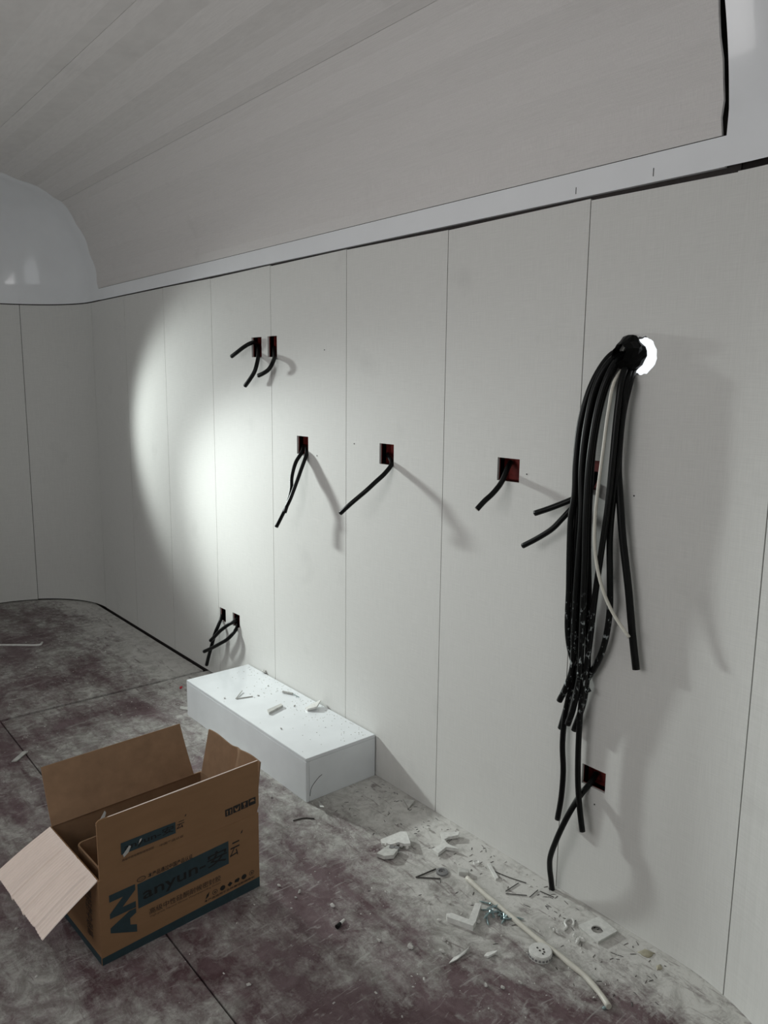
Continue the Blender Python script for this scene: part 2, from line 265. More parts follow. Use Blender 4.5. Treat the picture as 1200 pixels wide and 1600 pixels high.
LINEN = linen('linen_wall_board', (0.70, 0.70, 0.675))
LINEN_C = linen('linen_ceiling_board', (0.72, 0.70, 0.685))
GEL = mat('white_gelcoat', (0.88, 0.90, 0.92), 0.16, 0.5, 0.3, grain=0.04, gscale=(8, 8, 8))
BLOCKM = mat('white_laminate', (0.80, 0.83, 0.85), 0.22, 0.5, 0.2, grain=0.10, gscale=(9, 9, 9))
FLOOR = floor_material()
DARK = mat('dark_cavity_board', (0.035, 0.028, 0.026), 0.8, grain=0.5)
REDPLY = mat('red_film_plywood', (0.24, 0.036, 0.03), 0.45, grain=0.6, gscale=(70, 70, 70))
BLACK = cable_material('black_rubber_cable', False)
BLACKP = cable_material('black_rubber_cable_flecked', True)
WCAB = mat('cream_pvc_cable', (0.62, 0.60, 0.53), 0.4, grain=0.15)
COPPER = mat('cut_conductor', (0.55, 0.5, 0.44), 0.35, metallic=0.3)
CARD = mat('brown_cardboard', (0.29, 0.165, 0.085), 0.75, 0.25, grain=0.12, gscale=(12, 12, 40))
CARD_IN = mat('cardboard_inner_face', (0.30, 0.19, 0.115), 0.8, 0.2, grain=0.25, gscale=(30, 30, 30))
CARD_F = mat('cardboard_lit_flap_and_edge', (0.90, 0.78, 0.70), 0.8, 0.2, grain=0.12, gscale=(5, 120, 5))  # pale tone puts window light into the flap's colour; also serves cut edges
TEAL = mat('teal_black_ink', (0.022, 0.048, 0.058), 0.55, grain=0.25, gscale=(50, 50, 50))
INK = mat('black_ink', (0.008, 0.008, 0.008), 0.6, grain=0.2, gscale=(90, 90, 90))
INKL = mat('worn_dark_brown_ink', (0.06, 0.036, 0.022), 0.7, grain=0.4, gscale=(90, 90, 90))
PLASTIC = mat('white_plastic', (0.72, 0.72, 0.69), 0.35, grain=0.25, gscale=(90, 90, 90))
PLASTD = mat('dusty_white_plastic', (0.58, 0.58, 0.55), 0.6, grain=0.4, gscale=(60, 60, 60))
GREY = mat('grey_plastic', (0.22, 0.22, 0.22), 0.5, grain=0.3)
ZINC = mat('zinc_plated_steel', (0.32, 0.42, 0.43), 0.35, metallic=0.8, grain=0.3)
WIRE = mat('dark_thin_wire', (0.06, 0.055, 0.05), 0.5, grain=0.3)
CRUMB = mat('plaster_crumb', (0.62, 0.61, 0.58), 0.8, grain=0.3, gscale=(80, 80, 80))
REDP = mat('red_plastic', (0.6, 0.03, 0.05), 0.5, grain=0.2)
PUTTY = mat('dried_yellowish_sealant', (0.42, 0.39, 0.29), 0.6, grain=0.4)
PENCIL = mat('pencil_mark', (0.05, 0.05, 0.05), 0.8, grain=0.2)

# ------------------------------------------------------------------ helpers
def link(name, me, m=None, parent=None, smooth=False):
    o = bpy.data.objects.new(name, me); COL.objects.link(o)
    if m: me.materials.append(m)
    if parent: o.parent = parent
    if smooth:
        for p in me.polygons: p.use_smooth = True
    return o
def bm_obj(name, bm, m, parent=None, smooth=False):
    bmesh.ops.recalc_face_normals(bm, faces=bm.faces)
    me = bpy.data.meshes.new(name); bm.to_mesh(me); bm.free()
    return link(name, me, m, parent, smooth)
def tag(o, label, cat, group=None):
    o['label'] = label; o['category'] = cat
    if group: o['group'] = group
    return o
def empty(name, loc=(0, 0, 0), rz=0.0):
    o = bpy.data.objects.new(name, None); COL.objects.link(o); o.location = loc; o.rotation_euler = (0, 0, rz)
    o.empty_display_size = 0.05
    return o
def struct(o):
    o['kind'] = 'structure'; return o
def box(bm, x0, x1, y0, y1, z0, z1):
    v = [bm.verts.new((x, y, z)) for x in (x0, x1) for y in (y0, y1) for z in (z0, z1)]
    for f in ((0, 1, 3, 2), (4, 6, 7, 5), (0, 4, 5, 1), (2, 3, 7, 6), (0, 2, 6, 4), (1, 5, 7, 3)):
        bm.faces.new([v[i] for i in f])
def boxo(name, x0, x1, y0, y1, z0, z1, m, parent=None, bevel=0.0):
    bm = bmesh.new(); box(bm, x0, x1, y0, y1, z0, z1)
    if bevel: bmesh.ops.bevel(bm, geom=bm.edges[:], offset=bevel, segments=2, affect='EDGES')
    return bm_obj(name, bm, m, parent)
def prism(bm, poly, z0, z1, tilt=(0, 0), jitter=0.0):
    """vertical prism over a plan polygon; tilt lifts the slab along x/y"""
    cx = sum(p[0] for p in poly) / len(poly); cy = sum(p[1] for p in poly) / len(poly)
    off = [(p[0] - cx) * tilt[0] + (p[1] - cy) * tilt[1] for p in poly]
    mn = min(off)
    lo = [bm.verts.new((p[0], p[1], z0 + o - mn)) for p, o in zip(poly, off)]
    hi = [bm.verts.new((p[0], p[1], z1 + o - mn + random.uniform(-jitter, jitter))) for p, o in zip(poly, off)]
    n = len(poly)
    bm.faces.new(lo[::-1]); bm.faces.new(hi)
    for i in range(n): bm.faces.new((lo[i], lo[(i + 1) % n], hi[(i + 1) % n], hi[i]))
def catmull(pts, n=8):
    P = [Vector(p) for p in pts]
    P = [P[0] * 2 - P[1]] + P + [P[-1] * 2 - P[-2]]
    out = []
    for i in range(1, len(P) - 2):
        for k in range(n):
            t = k / n
            a, b, c, d = P[i - 1], P[i], P[i + 1], P[i + 2]
            out.append(0.5 * ((2 * b) + (c - a) * t + (2 * a - 5 * b + 4 * c - d) * t * t + (3 * b - a - 3 * c + d) * t ** 3))
    out.append(P[-2])
    return out
def tube(bm, pts, r, seg=10, n=8, raw=False):
    path = [Vector(p) for p in pts] if raw else catmull(pts, n)
    t0 = (path[1] - path[0]).normalized()
    ref = Vector((0, 0, 1)) if abs(t0.z) < 0.9 else Vector((1, 0, 0))
    u = t0.cross(ref).normalized()
    rings = []
    for i, p in enumerate(path):
        t = (path[min(i + 1, len(path) - 1)] - path[max(i - 1, 0)]).normalized()
        u = (u - t * u.dot(t)).normalized(); v = t.cross(u)
        rr = r(i / (len(path) - 1)) if callable(r) else r
        rings.append([bm.verts.new(p + (u * math.cos(2 * math.pi * k / seg) + v * math.sin(2 * math.pi * k / seg)) * rr) for k in range(seg)])
    for a, b in zip(rings, rings[1:]):
        for k in range(seg): bm.faces.new((a[k], a[(k + 1) % seg], b[(k + 1) % seg], b[k]))
    bm.faces.new(rings[0][::-1]); bm.faces.new(rings[-1])
    return path
def smooth_sides(o):
    for p in o.data.polygons: p.use_smooth = len(p.vertices) == 4

def plate(name, x0, x1, zl0, zl1, m, parent, y0, y1, holes=(), rnd=None, ztop=None):
    """upright board in the xz plane between y0 (face) and y1 (back) with square cut-outs and at most one round one"""
    xs = sorted({x0, x1} | {h[0] for h in holes} | {h[1] for h in holes} | ({rnd[0] - rnd[3], rnd[0] + rnd[3]} if rnd else set()))
    zs = sorted({zl0, zl1} | {h[2] for h in holes} | {h[3] for h in holes} | ({rnd[1] - rnd[3], rnd[1] + rnd[3]} if rnd else set()))
    xs = [x for x in xs if x0 - 1e-6 <= x <= x1 + 1e-6]; zs = [z for z in zs if zl0 - 1e-6 <= z <= zl1 + 1e-6]
    bm = bmesh.new(); V = {}; done = []
    def vert(x, z):
        k = (round(x, 5), round(z, 5))
        if k not in V:
            zz = z
            if ztop and abs(z - zl1) < 1e-6: zz = ztop[0] + (ztop[1] - ztop[0]) * (x - x0) / (x1 - x0)
            V[k] = bm.verts.new((x, y0, zz))
        return V[k]
    for a, b in zip(xs, xs[1:]):
        for c, d in zip(zs, zs[1:]):
            mx, mz = (a + b) / 2, (c + d) / 2
            if any(h[0] < mx < h[1] and h[2] < mz < h[3] for h in holes): continue
            if rnd and abs(mx - rnd[0]) < rnd[3] and abs(mz - rnd[1]) < rnd[3]:
                N = 40; cx, cz, r, hs = rnd
                rg = random.Random(3)
                ring = [bm.verts.new((cx + (r + rg.uniform(-.0022, .0022)) * math.cos(2 * math.pi * k / N), y0, cz + (r + rg.uniform(-.0022, .0022)) * math.sin(2 * math.pi * k / N))) for k in range(N)]
                if done: continue
                done.append(1)
                gx = [x for x in xs if abs(x - cx) <= hs + 1e-6]; gz = [z for z in zs if abs(z - cz) <= hs + 1e-6]
                sides = [[vert(gx[-1], z) for z in gz][::-1], [vert(x, gz[-1]) for x in gx], [vert(gx[0], z) for z in gz], [vert(x, gz[0]) for x in gx][::-1]]
                # sides listed clockwise: right, top, left, bottom seen from the front
                q = N // 4; o8 = N // 8
                for s, sd in enumerate((sides[1], sides[2], sides[3], sides[0])):
                    arc = [ring[(o8 + s * q + k) % N] for k in range(q + 1)]
                    bm.faces.new(arc + sd)
                continue
            bm.faces.new((vert(a, c), vert(b, c), vert(b, d), vert(a, d)))
    g = bmesh.ops.extrude_face_region(bm, geom=bm.faces[:])
    for e in g['geom']:
        if isinstance(e, bmesh.types.BMVert): e.co.y = y1
    return bm_obj(name, bm, m, parent)

# ================================================================== THE SETTING
H = 1.868                     # underside of the moulding
SEAM0, PW = -3.7176, 0.5      # first full seam and board width
YB = -2.5                     # opposite wall
XL, RL = -4.7176, 0.52        # left corner: start of the bend, radius
XR, RR = -0.85, 0.50          # right corner
X0, X1 = -4.578, -0.884       # ends of the ceiling boards

HOLES = {  # outlet cut-outs in the wall boards: x0, x1, z0, z1
 'A': (-2.870, -2.791, 1.514, 1.594), 'B': (-2.744, -2.674, 1.512, 1.594), 'C': (-2.536, -2.458, 1.138, 1.208),
 'D': (-2.029, -1.954, 1.141, 1.211), 'E': (-1.494, -1.412, 1.139, 1.205), 'F': (-1.226, -1.150, 1.146, 1.222),
 'G': (-3.208, -3.150, 0.298, 0.362), 'I': (-3.084, -3.018, 0.302, 0.366), 'J': (-1.152, -1.078, 0.346, 0.402)}
RND = (-1.056, 1.481, 0.046, 0.06)

# ---- wall_back: dark lining board with the wall boards in front of it
yb0, yb1 = 0.012, 0.030
wall_back = struct(plate('wall_back', XL, XR, -0.03, 2.58, DARK, None, yb0, yb1, list(HOLES.values()), RND))
tops = {-2: (1.866, 1.866), -1: (1.866, 1.865), 0: (1.866, 1.863), 1: (1.862, 1.866), 2: (1.862, 1.866), 3: (1.864, 1.860), 4: (1.859, 1.864), 5: (1.860, 1.856)}
gap = 0.0013
for k in range(-2, 6):
    a, b = SEAM0 + PW * k, SEAM0 + PW * (k + 1)
    a2, b2 = max(a, XL) + gap, min(b, XR) - (gap if b < XR else 0)
    hs = [h for h in HOLES.values() if a2 < h[0] and h[1] < b2]
    # cut-outs that straddle a seam are clipped into both boards
    hs += [(max(h[0], a2), min(h[1], b2), h[2], h[3]) for h in HOLES.values() if not (a2 < h[0] and h[1] < b2) and h[1] > a2 and h[0] < b2]
    zb = 0.009 if k <= 0 else 0.0006
    plate('panel', a2, b2, zb, 1.865, LINEN, wall_back, 0.0, 0.008, hs, RND if a2 < RND[0] < b2 else None, ztop=tops[k])
for h in HOLES.values():        # red-brown lined boxes behind the cut-outs
    bm = bmesh.new(); d = 0.052; e = 0.004
    x0, x1, z0, z1 = h
    box(bm, x0 - e, x1 + e, d, d + 0.004, z0 - e, z1 + e)
    box(bm, x0 - e, x0, 0.0085, d, z0 - e, z1 + e); box(bm, x1, x1 + e, 0.0085, d, z0 - e, z1 + e)
    box(bm, x0, x1, 0.0085, d, z0 - e, z0); box(bm, x0, x1, 0.0085, d, z1, z1 + e)
    bm_obj('outlet_recess', bm, REDPLY, wall_back)
for (x, z) in ((-1.385, 1.166), (-1.047, 1.145), (-1.107, 0.302), (-2.35, 1.53), (-2.40, 1.14), (-2.17, 1.20)):
    bm = bmesh.new()
    bmesh.ops.create_cone(bm, cap_ends=True, segments=8, radius1=0.0022, radius2=0.0016, depth=0.002, matrix=Matrix.Translation((x, -0.0008, z)) @ Matrix.Rotation(math.pi / 2, 4, 'X'))
    bm_obj('screw_hole', bm, PENCIL, wall_back)

def curved_panel(name, cx, cy, R, a0, a1, z0, z1, parent, m, th=0.008, side=-1, ztop=None):
    """upright board bent round a corner; angle measured from +y towards side*x"""
    bm = bmesh.new(); n = 20; cols = []
    for i in range(n + 1):
        a = a0 + (a1 - a0) * i / n
        zt = z1 if ztop is None else ztop[0] + (ztop[1] - ztop[0]) * i / n
        c = []
        for rr in (R, R + th):
            for z in (z0, zt): c.append(bm.verts.new((cx + side * rr * math.sin(a), cy + rr * math.cos(a), z)))
        cols.append(c)
    for a, b in zip(cols, cols[1:]):
        for i, j in ((0, 1), (1, 3), (3, 2), (2, 0)): bm.faces.new((a[i], a[j], b[j], b[i]))
    bm.faces.new((cols[0][0], cols[0][1], cols[0][3], cols[0][2])); bm.faces.new((cols[-1][0], cols[-1][2], cols[-1][3], cols[-1][1]))
    o = bm_obj(name, bm, m, parent)
    return o
# ---- wall_left: rounded corner and end wall
def back_shell(cx, cy, R, side):
    bm = bmesh.new(); n = 24; prev = None
    for i in range(n + 1):
        a = math.pi / 2 * i / n
        v = [bm.verts.new((cx + side * R * math.sin(a), cy + R * math.cos(a), z)) for z in (-0.03, 2.58)]
        if prev: bm.faces.new((prev[0], prev[1], v[1], v[0]))
        prev = v
    g = bmesh.ops.solidify(bm, geom=bm.faces[:], thickness=0.01)
    return bm
cyl, cyr = -RL, -RR
wall_left = struct(bm_obj('wall_left', back_shell(XL, cyl, RL + 0.016, -1), DARK))
sa = math.radians(62); ga = 0.0016 / RL
curved_panel('panel', XL, cyl, RL, ga, sa - ga, 0.010, 1.866, wall_left, LINEN)
curved_panel('panel', XL, cyl, RL, sa + ga, math.pi / 2, 0.006, 1.866, wall_left, LINEN)
boxo('panel', XL - RL - 0.008, XL - RL, -1.02, -RL, 0.006, 1.866, LINEN, wall_left)
boxo('panel', XL - RL - 0.008, XL - RL, -1.52, -1.0232, 0.006, 1.866, LINEN, wall_left)
boxo('panel', XL - RL - 0.008, XL - RL, -2.02, -1.5232, 0.006, 1.866, LINEN, wall_left)
boxo('panel', XL - RL - 0.008, XL - RL, YB, -2.0232, 0.006, 1.866, LINEN, wall_left)
boxo('lining', XL - RL - 0.03, XL - RL - 0.009, YB, -RL - 0.002, -0.03, 2.58, DARK, wall_left)
# ---- wall_right: rounded corner, then the doorway in which the photograph was taken
wall_right = struct(bm_obj('wall_right', back_shell(XR, cyr, RR + 0.016, 1), DARK))
s7 = math.asin((SEAM0 + 6 * PW - XR) / RR)
curved_panel('panel', XR, cyr, RR, 0.0, s7 - 0.0032, 0.0006, 1.858, wall_right, LINEN, side=1)
curved_panel('panel', XR, cyr, RR, s7 + 0.0032, math.pi / 2, 0.0006, 1.858, wall_right, LINEN, side=1)
boxo('panel', XR + RR, XR + RR + 0.02, -0.66, -RR, 0.004, 1.866, LINEN, wall_right)
boxo('panel', XR + RR, XR + RR + 0.02, YB, -2.25, 0.004, 1.866, LINEN, wall_right)
boxo('lintel', XR + RR + 0.006, XR + RR + 0.026, YB, -RR, 1.95, 2.58, LINEN, wall_right)
bme = bmesh.new()  # unseen walls round the camera, added to cut daylight through the doorway
for a, b, c, d in ((YB, -2.1, 0, 2.58), (-1.3, 0.06, 0, 2.58), (-2.1, -1.3, 2.0, 2.58)): box(bme, 1.30, 1.33, a, b, c, d)
box(bme, XR + RR + 0.03, 1.30, 0.03, 0.06, 0, 2.58)
wall_daylight_block = struct(bm_obj('wall_daylight_block', bme, LINEN))
# ---- wall_front with its window openings (behind the camera)
wf = [(-2.35, -0.75, 0.95, 1.86), (-4.25, -3.25, 0.95, 1.86)]
bmw = bmesh.new()
for a, b, c, d in ((-5.3, 1.3, 0.0, 0.95), (-5.3, -4.25, 0.95, 1.86), (-3.25, -2.35, 0.95, 1.86), (-0.75, 1.3, 0.95, 1.86), (-5.3, 1.3, 1.86, 2.58)):
    box(bmw, a, b, YB - 0.03, YB, c, d)
wall_front = struct(bm_obj('wall_front', bmw, LINEN))
for n, (a, b, c, d) in enumerate(wf):
    bm = bmesh.new(); t = 0.035
    box(bm, a, a + t, YB - 0.025, YB + 0.012, c, d); box(bm, b - t, b, YB - 0.025, YB + 0.012, c, d)
    box(bm, a + t, b - t, YB - 0.025, YB + 0.012, c, c + t); box(bm, a + t, b - t, YB - 0.025, YB + 0.012, d - t, d)
    struct(bm_obj('window_%d' % (n + 1), bm, GEL))

# ---- ceiling: boards bent over the cove in narrow facets
PROF = [(0.004, 1.936), (0.011, 2.005), (0.027, 2.080), (0.052, 2.160), (0.086, 2.240), (0.130, 2.314), (0.184, 2.382)]
PROF2 = [(0.1847, 2.3824), (0.268, 2.424), (0.358, 2.454), (0.455, 2.476), (0.556, 2.491), (0.662, 2.500)]
PROF3 = [(0.6632, 2.5001), (0.78, 2.507), (0.90, 2.512), (1.02, 2.516), (1.16, 2.518)]
PROF4 = [(1.1612, 2.518), (1.25, 2.5183), (1.337, 2.518)]
def strip(profile, xa, xb, mirror=False, th=0.008):
    bm = bmesh.new(); rows = []
    fine = [profile[0]]
    for i in range(1, len(profile)):          # hollow board: shallow ridge midway along every facet
        (a, b), (c, d) = profile[i - 1], profile[i]
        t = Vector((c - a, d - b)).normalized()
        fine += [((a + c) / 2 - t.y * 0.005 * (-1) ** i, (b + d) / 2 + t.x * 0.005 * (-1) ** i), (c, d)]
    profile = fine
    for i, (d, z) in enumerate(profile):
        a = Vector(profile[max(i - 1, 0)]); b = Vector(profile[min(i + 1, len(profile) - 1)])
        t = (b - a).normalized(); nrm = Vector((-t.y, t.x))      # outward (up and towards the wall)
        y = -d; y2 = -(d + nrm.x * th); z2 = z + nrm.y * th
        if mirror: y, y2 = YB - y, YB - y2
        xe = xb + random.uniform(-0.0035, 0.0015)
        rows.append([bm.verts.new((x, yy, zz)) for x in (xa, xe) for yy, zz in ((y, z), (y2, z2))])
    for a, b in zip(rows, rows[1:]):
        for i, j in ((0, 2), (2, 3), (3, 1), (1, 0)): bm.faces.new((a[i], a[j], b[j], b[i]))
    bm.faces.new((rows[0][0], rows[0][1], rows[0][3], rows[0][2])); bm.faces.new((rows[-1][0], rows[-1][2], rows[-1][3], rows[-1][1]))
    return bm
ceil_bm = bmesh.new(); box(ceil_bm, -5.3, 1.3, YB - 0.03, 0.06, 2.56, 2.60)
ceiling = struct(bm_obj('ceiling', ceil_bm, DARK))
for pr, mir in ((PROF, 0), (PROF2, 0), (PROF3, 0), (PROF4, 0), (PROF3, 1), (PROF2, 1), (PROF, 1)):
    bm_obj('panel', strip(pr, X0, X1 - (0.004 if pr is PROF else 0.0), bool(mir)), LINEN_C, ceiling)

# ---- white gelcoat mouldings: a rail along the wall and a dome at either end
def prof_z(d):
    P = [(0.0, 1.936)] + PROF[1:] + PROF2[1:] + PROF3[1:] + [(1.3, 2.5185)]
    for (a, za), (b, zb) in zip(P, P[1:]):
        if a <= d <= b:
            return za + (zb - za) * (d - a) / (b - a)
    return P[-1][1]
CP = catmull([(0.0, 0, 1.872), (0.0, 0, 1.936)] + [(p[0], 0, p[1]) for p in PROF[1:]] + [(p[0], 0, p[1]) for p in PROF2[1:4]] + [(0.50, 0, 2.484)], 4)
OFFS = 0.011
boxz = bmesh.new()
box(boxz, X0 + 0.001, X1 + 0.004, -0.003, 0.010, 1.8715, 1.9345)
trim1 = struct(bm_obj('trim_1', boxz, GEL))
for (x, z0, z1) in ((-1.262, 1.882, 1.898), (-1.048, 1.884, 1.902)):
    boxo('pencil_tick', x - 0.001, x + 0.001, -0.0036, -0.0028, z0, z1, PENCIL, trim1)
boxz = bmesh.new(); box(boxz, X0, X1, YB - 0.004, YB + 0.003, 1.8715, 1.9345); struct(bm_obj('trim_2', boxz, GEL))

def dome(name, side, xs, xc, R):
    """gelcoat end moulding: the cove section swept along the wall, round the corner and along the end wall"""
    bm = bmesh.new(); path = []
    n = 28
    path.append((Vector((xs, 0, 0)), Vector((0, -1, 0))))
    for i in range(n + 1):
        a = math.pi / 2 * i / n
        nrm = Vector((-side * math.sin(a), -math.cos(a), 0))
        path.append((Vector((xc, -R, 0)) - nrm * R, nrm))
    xe = xc + side * R
    path.append((Vector((xe, YB / 2, 0)), Vector((-side, 0, 0))))
    path.append((Vector((xe, YB + R, 0)), Vector((-side, 0, 0))))
    for i in range(n + 1):
        a = math.pi / 2 * (1 - i / n)
        nrm = Vector((-side * math.sin(a), math.cos(a), 0))
        path.append((Vector((xc, YB + R, 0)) - nrm * R, nrm))
    path.append((Vector((xs, YB, 0)), Vector((0, 1, 0))))
    rows = []
    for p, nn in path:
        row = []
        for q in CP:
            d = max(0.0, q.x) - (0.003 if q.z < 1.94 else OFFS * min(1, (q.z - 1.94) / 0.05) * 0.6 - 0.003 * max(0, 1 - (q.z - 1.94) / 0.05))
            if q.z < 1.94: d = 0.003
            zz = q.z + (0.0 if q.z < 1.99 else OFFS * min(1, (q.z - 1.99) / 0.3))
            row.append(bm.verts.new(p + nn * min(d, R - 0.004) + Vector((0, 0, zz))))
        rows.append(row)
    for a, b in zip(rows, rows[1:]):
        for k in range(len(CP) - 1): bm.faces.new((a[k], a[k + 1], b[k + 1], b[k]))
    # flat crown closing the dome
    zc = CP[-1].z + OFFS
    lo, hi = sorted((xs, xc + side * 0.03))
    v = [bm.verts.new(c) for c in ((lo, -R + 0.06, zc), (hi, -R + 0.06, zc), (hi, YB + R - 0.06, zc), (lo, YB + R - 0.06, zc))]
    bm.faces.new(v)
    o = bm_obj(name, bm, GEL, None, True)
    return struct(o)
dome('trim_3', -1, X0 + 0.001, XL, RL)
dome('trim_4', 1, X1 + 0.004, XR, RR)

# ---- floor: three sheets of dusty board on a dark subfloor
floor = struct(boxo('floor', -5.6, 1.6, -2.8, 0.06, -0.06, -0.022, DARK))
SX, SY = -3.360, -0.9445
boxo('board', -5.5, SX - 0.017, -2.75, -0.012, -0.021, 0.0, FLOOR, floor)
boxo('board', SX + 0.003, 1.5, SY + 0.0025, 0.011, -0.021, 0.0, FLOOR, floor)
boxo('board', SX + 0.003, 1.5, -2.75, SY - 0.0025, -0.021, 0.0, FLOOR, floor)

# ================================================================== THINGS
# ---- white boxed-in step against the wall
blk = empty('boxed_step', (-2.485, -0.155, 0))
tag(blk, 'low white laminate boxed-in step standing on the floor against the panelled wall', 'step')
bw, bd, bh = 0.905, 0.300, 0.159
def blk_part(name, *a, bevel=0.0):
    return boxo(name, *a, BLOCKM, blk, bevel)
blk_part('top_board', -bw / 2, bw / 2, -bd / 2, bd / 2, bh - 0.012, bh, bevel=0.0012)
blk_part('front_board', -bw / 2, bw / 2, -bd / 2, -bd / 2 + 0.012, 0.0, bh - 0.0125, bevel=0.0008)
blk_part('end_board', bw / 2 - 0.012, bw / 2, -bd / 2 + 0.0125, bd / 2, 0.0, bh - 0.0125, bevel=0.0008)
blk_part('end_board', -bw / 2, -bw / 2 + 0.012, -bd / 2 + 0.0125, bd / 2, 0.0, bh - 0.0125, bevel=0.0008)
bm = bmesh.new()
tube(bm, [(bw / 2 + .0006, -0.135, 0.020), (bw / 2 + .0006, -0.128, 0.050), (bw / 2 + .0006, -0.10, 0.075), (bw / 2 + .0006, -0.085, 0.082)], 0.0009, 5, 4)
bm_obj('pencil_scribble', bm, PENCIL, blk)

# ---- cardboard carton
CA = math.radians(3.2)
cb = empty('cardboard_box', (-1.722, -1.112, 0.0), math.pi / 2 + CA)
tag(cb, 'open brown cardboard carton with dark teal print, flaps up, on the dusty floor', 'box')
CL, CDp, CH, FL, T = 0.456, 0.315, 0.226, 0.154, 0.004
def panel_bm(nx, ny, fn, th):
    """grid sheet fn(s,t)->point, normal offset th"""
    bm = bmesh.new(); A = []
    for i in range(nx + 1):
        A.append([Vector(fn(i / nx, j / ny)) for j in range(ny + 1)])
    def nr(i, j):
        a = A[min(i + 1, nx)][j] - A[max(i - 1, 0)][j]; b = A[i][min(j + 1, ny)] - A[i][max(j - 1, 0)]
        return a.cross(b).normalized()
    top = [[bm.verts.new(A[i][j]) for j in range(ny + 1)] for i in range(nx + 1)]
    bot = [[bm.verts.new(A[i][j] - nr(i, j) * th) for j in range(ny + 1)] for i in range(nx + 1)]
    for i in range(nx):
        for j in range(ny):
            bm.faces.new((top[i][j], top[i + 1][j], top[i + 1][j + 1], top[i][j + 1]))
            bm.faces.new((bot[i][j], bot[i][j + 1], bot[i + 1][j + 1], bot[i + 1][j]))
    for i in range(nx):
        bm.faces.new((top[i][0], bot[i][0], bot[i + 1][0], top[i + 1][0])); bm.faces.new((top[i][ny], top[i + 1][ny], bot[i + 1][ny], bot[i][ny]))
    for j in range(ny):
        bm.faces.new((top[0][j], top[0][j + 1], bot[0][j + 1], bot[0][j])); bm.faces.new((top[nx][j], bot[nx][j], bot[nx][j + 1], top[nx][j + 1]))
    return bm
front = boxo('front_panel', 0, CL, 0, T, 0, CH, CARD, cb)
backp = boxo('back_panel', 0, CL, CDp - T, CDp, 0, CH, CARD_IN, cb)
leftp = boxo('side_panel', 0, T, T, CDp - T, 0, CH, CARD, cb)
rightp = boxo('side_panel', CL - T, CL, T, CDp - T, 0, CH, CARD_IN, cb)
boxo('bottom_panel', T, CL - T, T, CDp - T, 0.0005, 0.0005 + T, CARD_IN, cb)
# upright front flap, with a small step at its right end
bm = bmesh.new()
pl = [(0.004, CH), (0.0035, CH + FL - 0.004), (0.010, CH + FL + 0.001), (CL * 0.5, CH + FL - 0.001), (CL + 0.001, CH + FL), (CL + 0.002, CH + 0.022), (CL - 0.004, CH + 0.004), (CL - 0.004, CH)]
va = [bm.verts.new((x, 0.0006, z)) for x, z in pl]; vb = [bm.verts.new((x, T, z)) for x, z in pl]
bm.faces.new(va); bm.faces.new(vb[::-1])
for i in range(len(pl)): bm.faces.new((va[i], va[(i + 1) % len(pl)], vb[(i + 1) % len(pl)], vb[i]))
fflap = bm_obj('front_flap', bm, CARD, cb)
bm = bmesh.new(); box(bm, 0.010, CL + 0.001, 0.0008, T - 0.0002, CH + FL - 0.0012, CH + FL + 0.0008); bm_obj('cut_edge', bm, CARD_F, fflap)
bflap = bm_obj('back_flap', panel_bm(10, 4, lambda s, t: (0.004 + s * (CL - 0.032 - 0.012 * t), CDp - T + 0.055 * t + 0.004 * math.sin(t * 3), CH + 0.001 + FL * 0.985 * t * (1 - 0.02 * t)), -T), CARD_IN, cb)
# flap folded outwards over the left end, showing its corrugated liner, window light painted into its pale colour
def lf(s, t):
    s2 = 0.004 + s * (CDp - 0.008)
    rip = 0.0019 * math.sin(s * 2 * math.pi * 30)
    crease = -0.008 * sum(math.exp(-((s - c) / 0.018) ** 2) for c in (0.40, 0.63)) + 0.005 * math.exp(-((s - 0.15) / 0.03) ** 2) - 0.004 * max(0, 0.10 - s) / 0.10
    L = FL * 1.03 * t
    a = math.radians(27 + 6 * (1 - s))
    return (-L * math.cos(a) - 0.0, s2, CH + 0.002 - L * math.sin(a) + (rip + crease) * min(1, t * 6 + 0.2) + 0.003 * math.sin(t * 3.1))
lflap = bm_obj('side_flap', panel_bm(272, 6, lf, T), CARD_F, cb)
lflap['label'] = 'ribbed side flap folded outwards, painted pale as if brightly lit'
def rf(s, t):
    return (CL - T + 0.018 * t + 0.005 * math.exp(-((s - 0.45) / 0.05) ** 2) * t, T + 0.006 + s * (CDp - 0.02 - 0.02 * t), CH + 0.001 + (FL - 0.014 + 0.004 * math.sin(s * 9)) * t)
rflap = bm_obj('side_flap', panel_bm(40, 5, rf, -T), CARD_IN, cb)
# printing ------------------------------------------------
def text_mesh(body, bold=0.0, shear=0.0):
    cu = bpy.data.curves.new('lettering', 'FONT'); cu.body = body; cu.offset = bold; cu.shear = shear; cu.resolution_u = 3
    ob = bpy.data.objects.new('lettering', cu); COL.objects.link(ob)
    dg = bpy.context.evaluated_depsgraph_get(); dg.update()
    me = bpy.data.meshes.new_from_object(ob.evaluated_get(dg))
    bpy.data.objects.remove(ob); bpy.data.curves.remove(cu)
    return me
def fit_text(body, x0, x1, z0, z1, m, parent, y=-0.0006, bold=0.0, rot=False, slope=0.0, shear=0.0, name='lettering', side=False):
    me = text_mesh(body, bold, shear)
    if not me.vertices: return None
    P = [(v.co.x, v.co.y) for v in me.vertices]
    if rot: P = [(-q, p) for p, q in P]
    ax, bx_ = min(p[0] for p in P), max(p[0] for p in P); ay, by = min(p[1] for p in P), max(p[1] for p in P)
    for v, (p, q) in zip(me.vertices, P):
        X = x0 + (p - ax) / (bx_ - ax) * (x1 - x0)
        Z = z0 + (q - ay) / (by - ay) * (z1 - z0) + slope * (X - x0)
        v.co = (y, X, Z) if side else (X, y, Z)
    return link(name, me, m, parent)
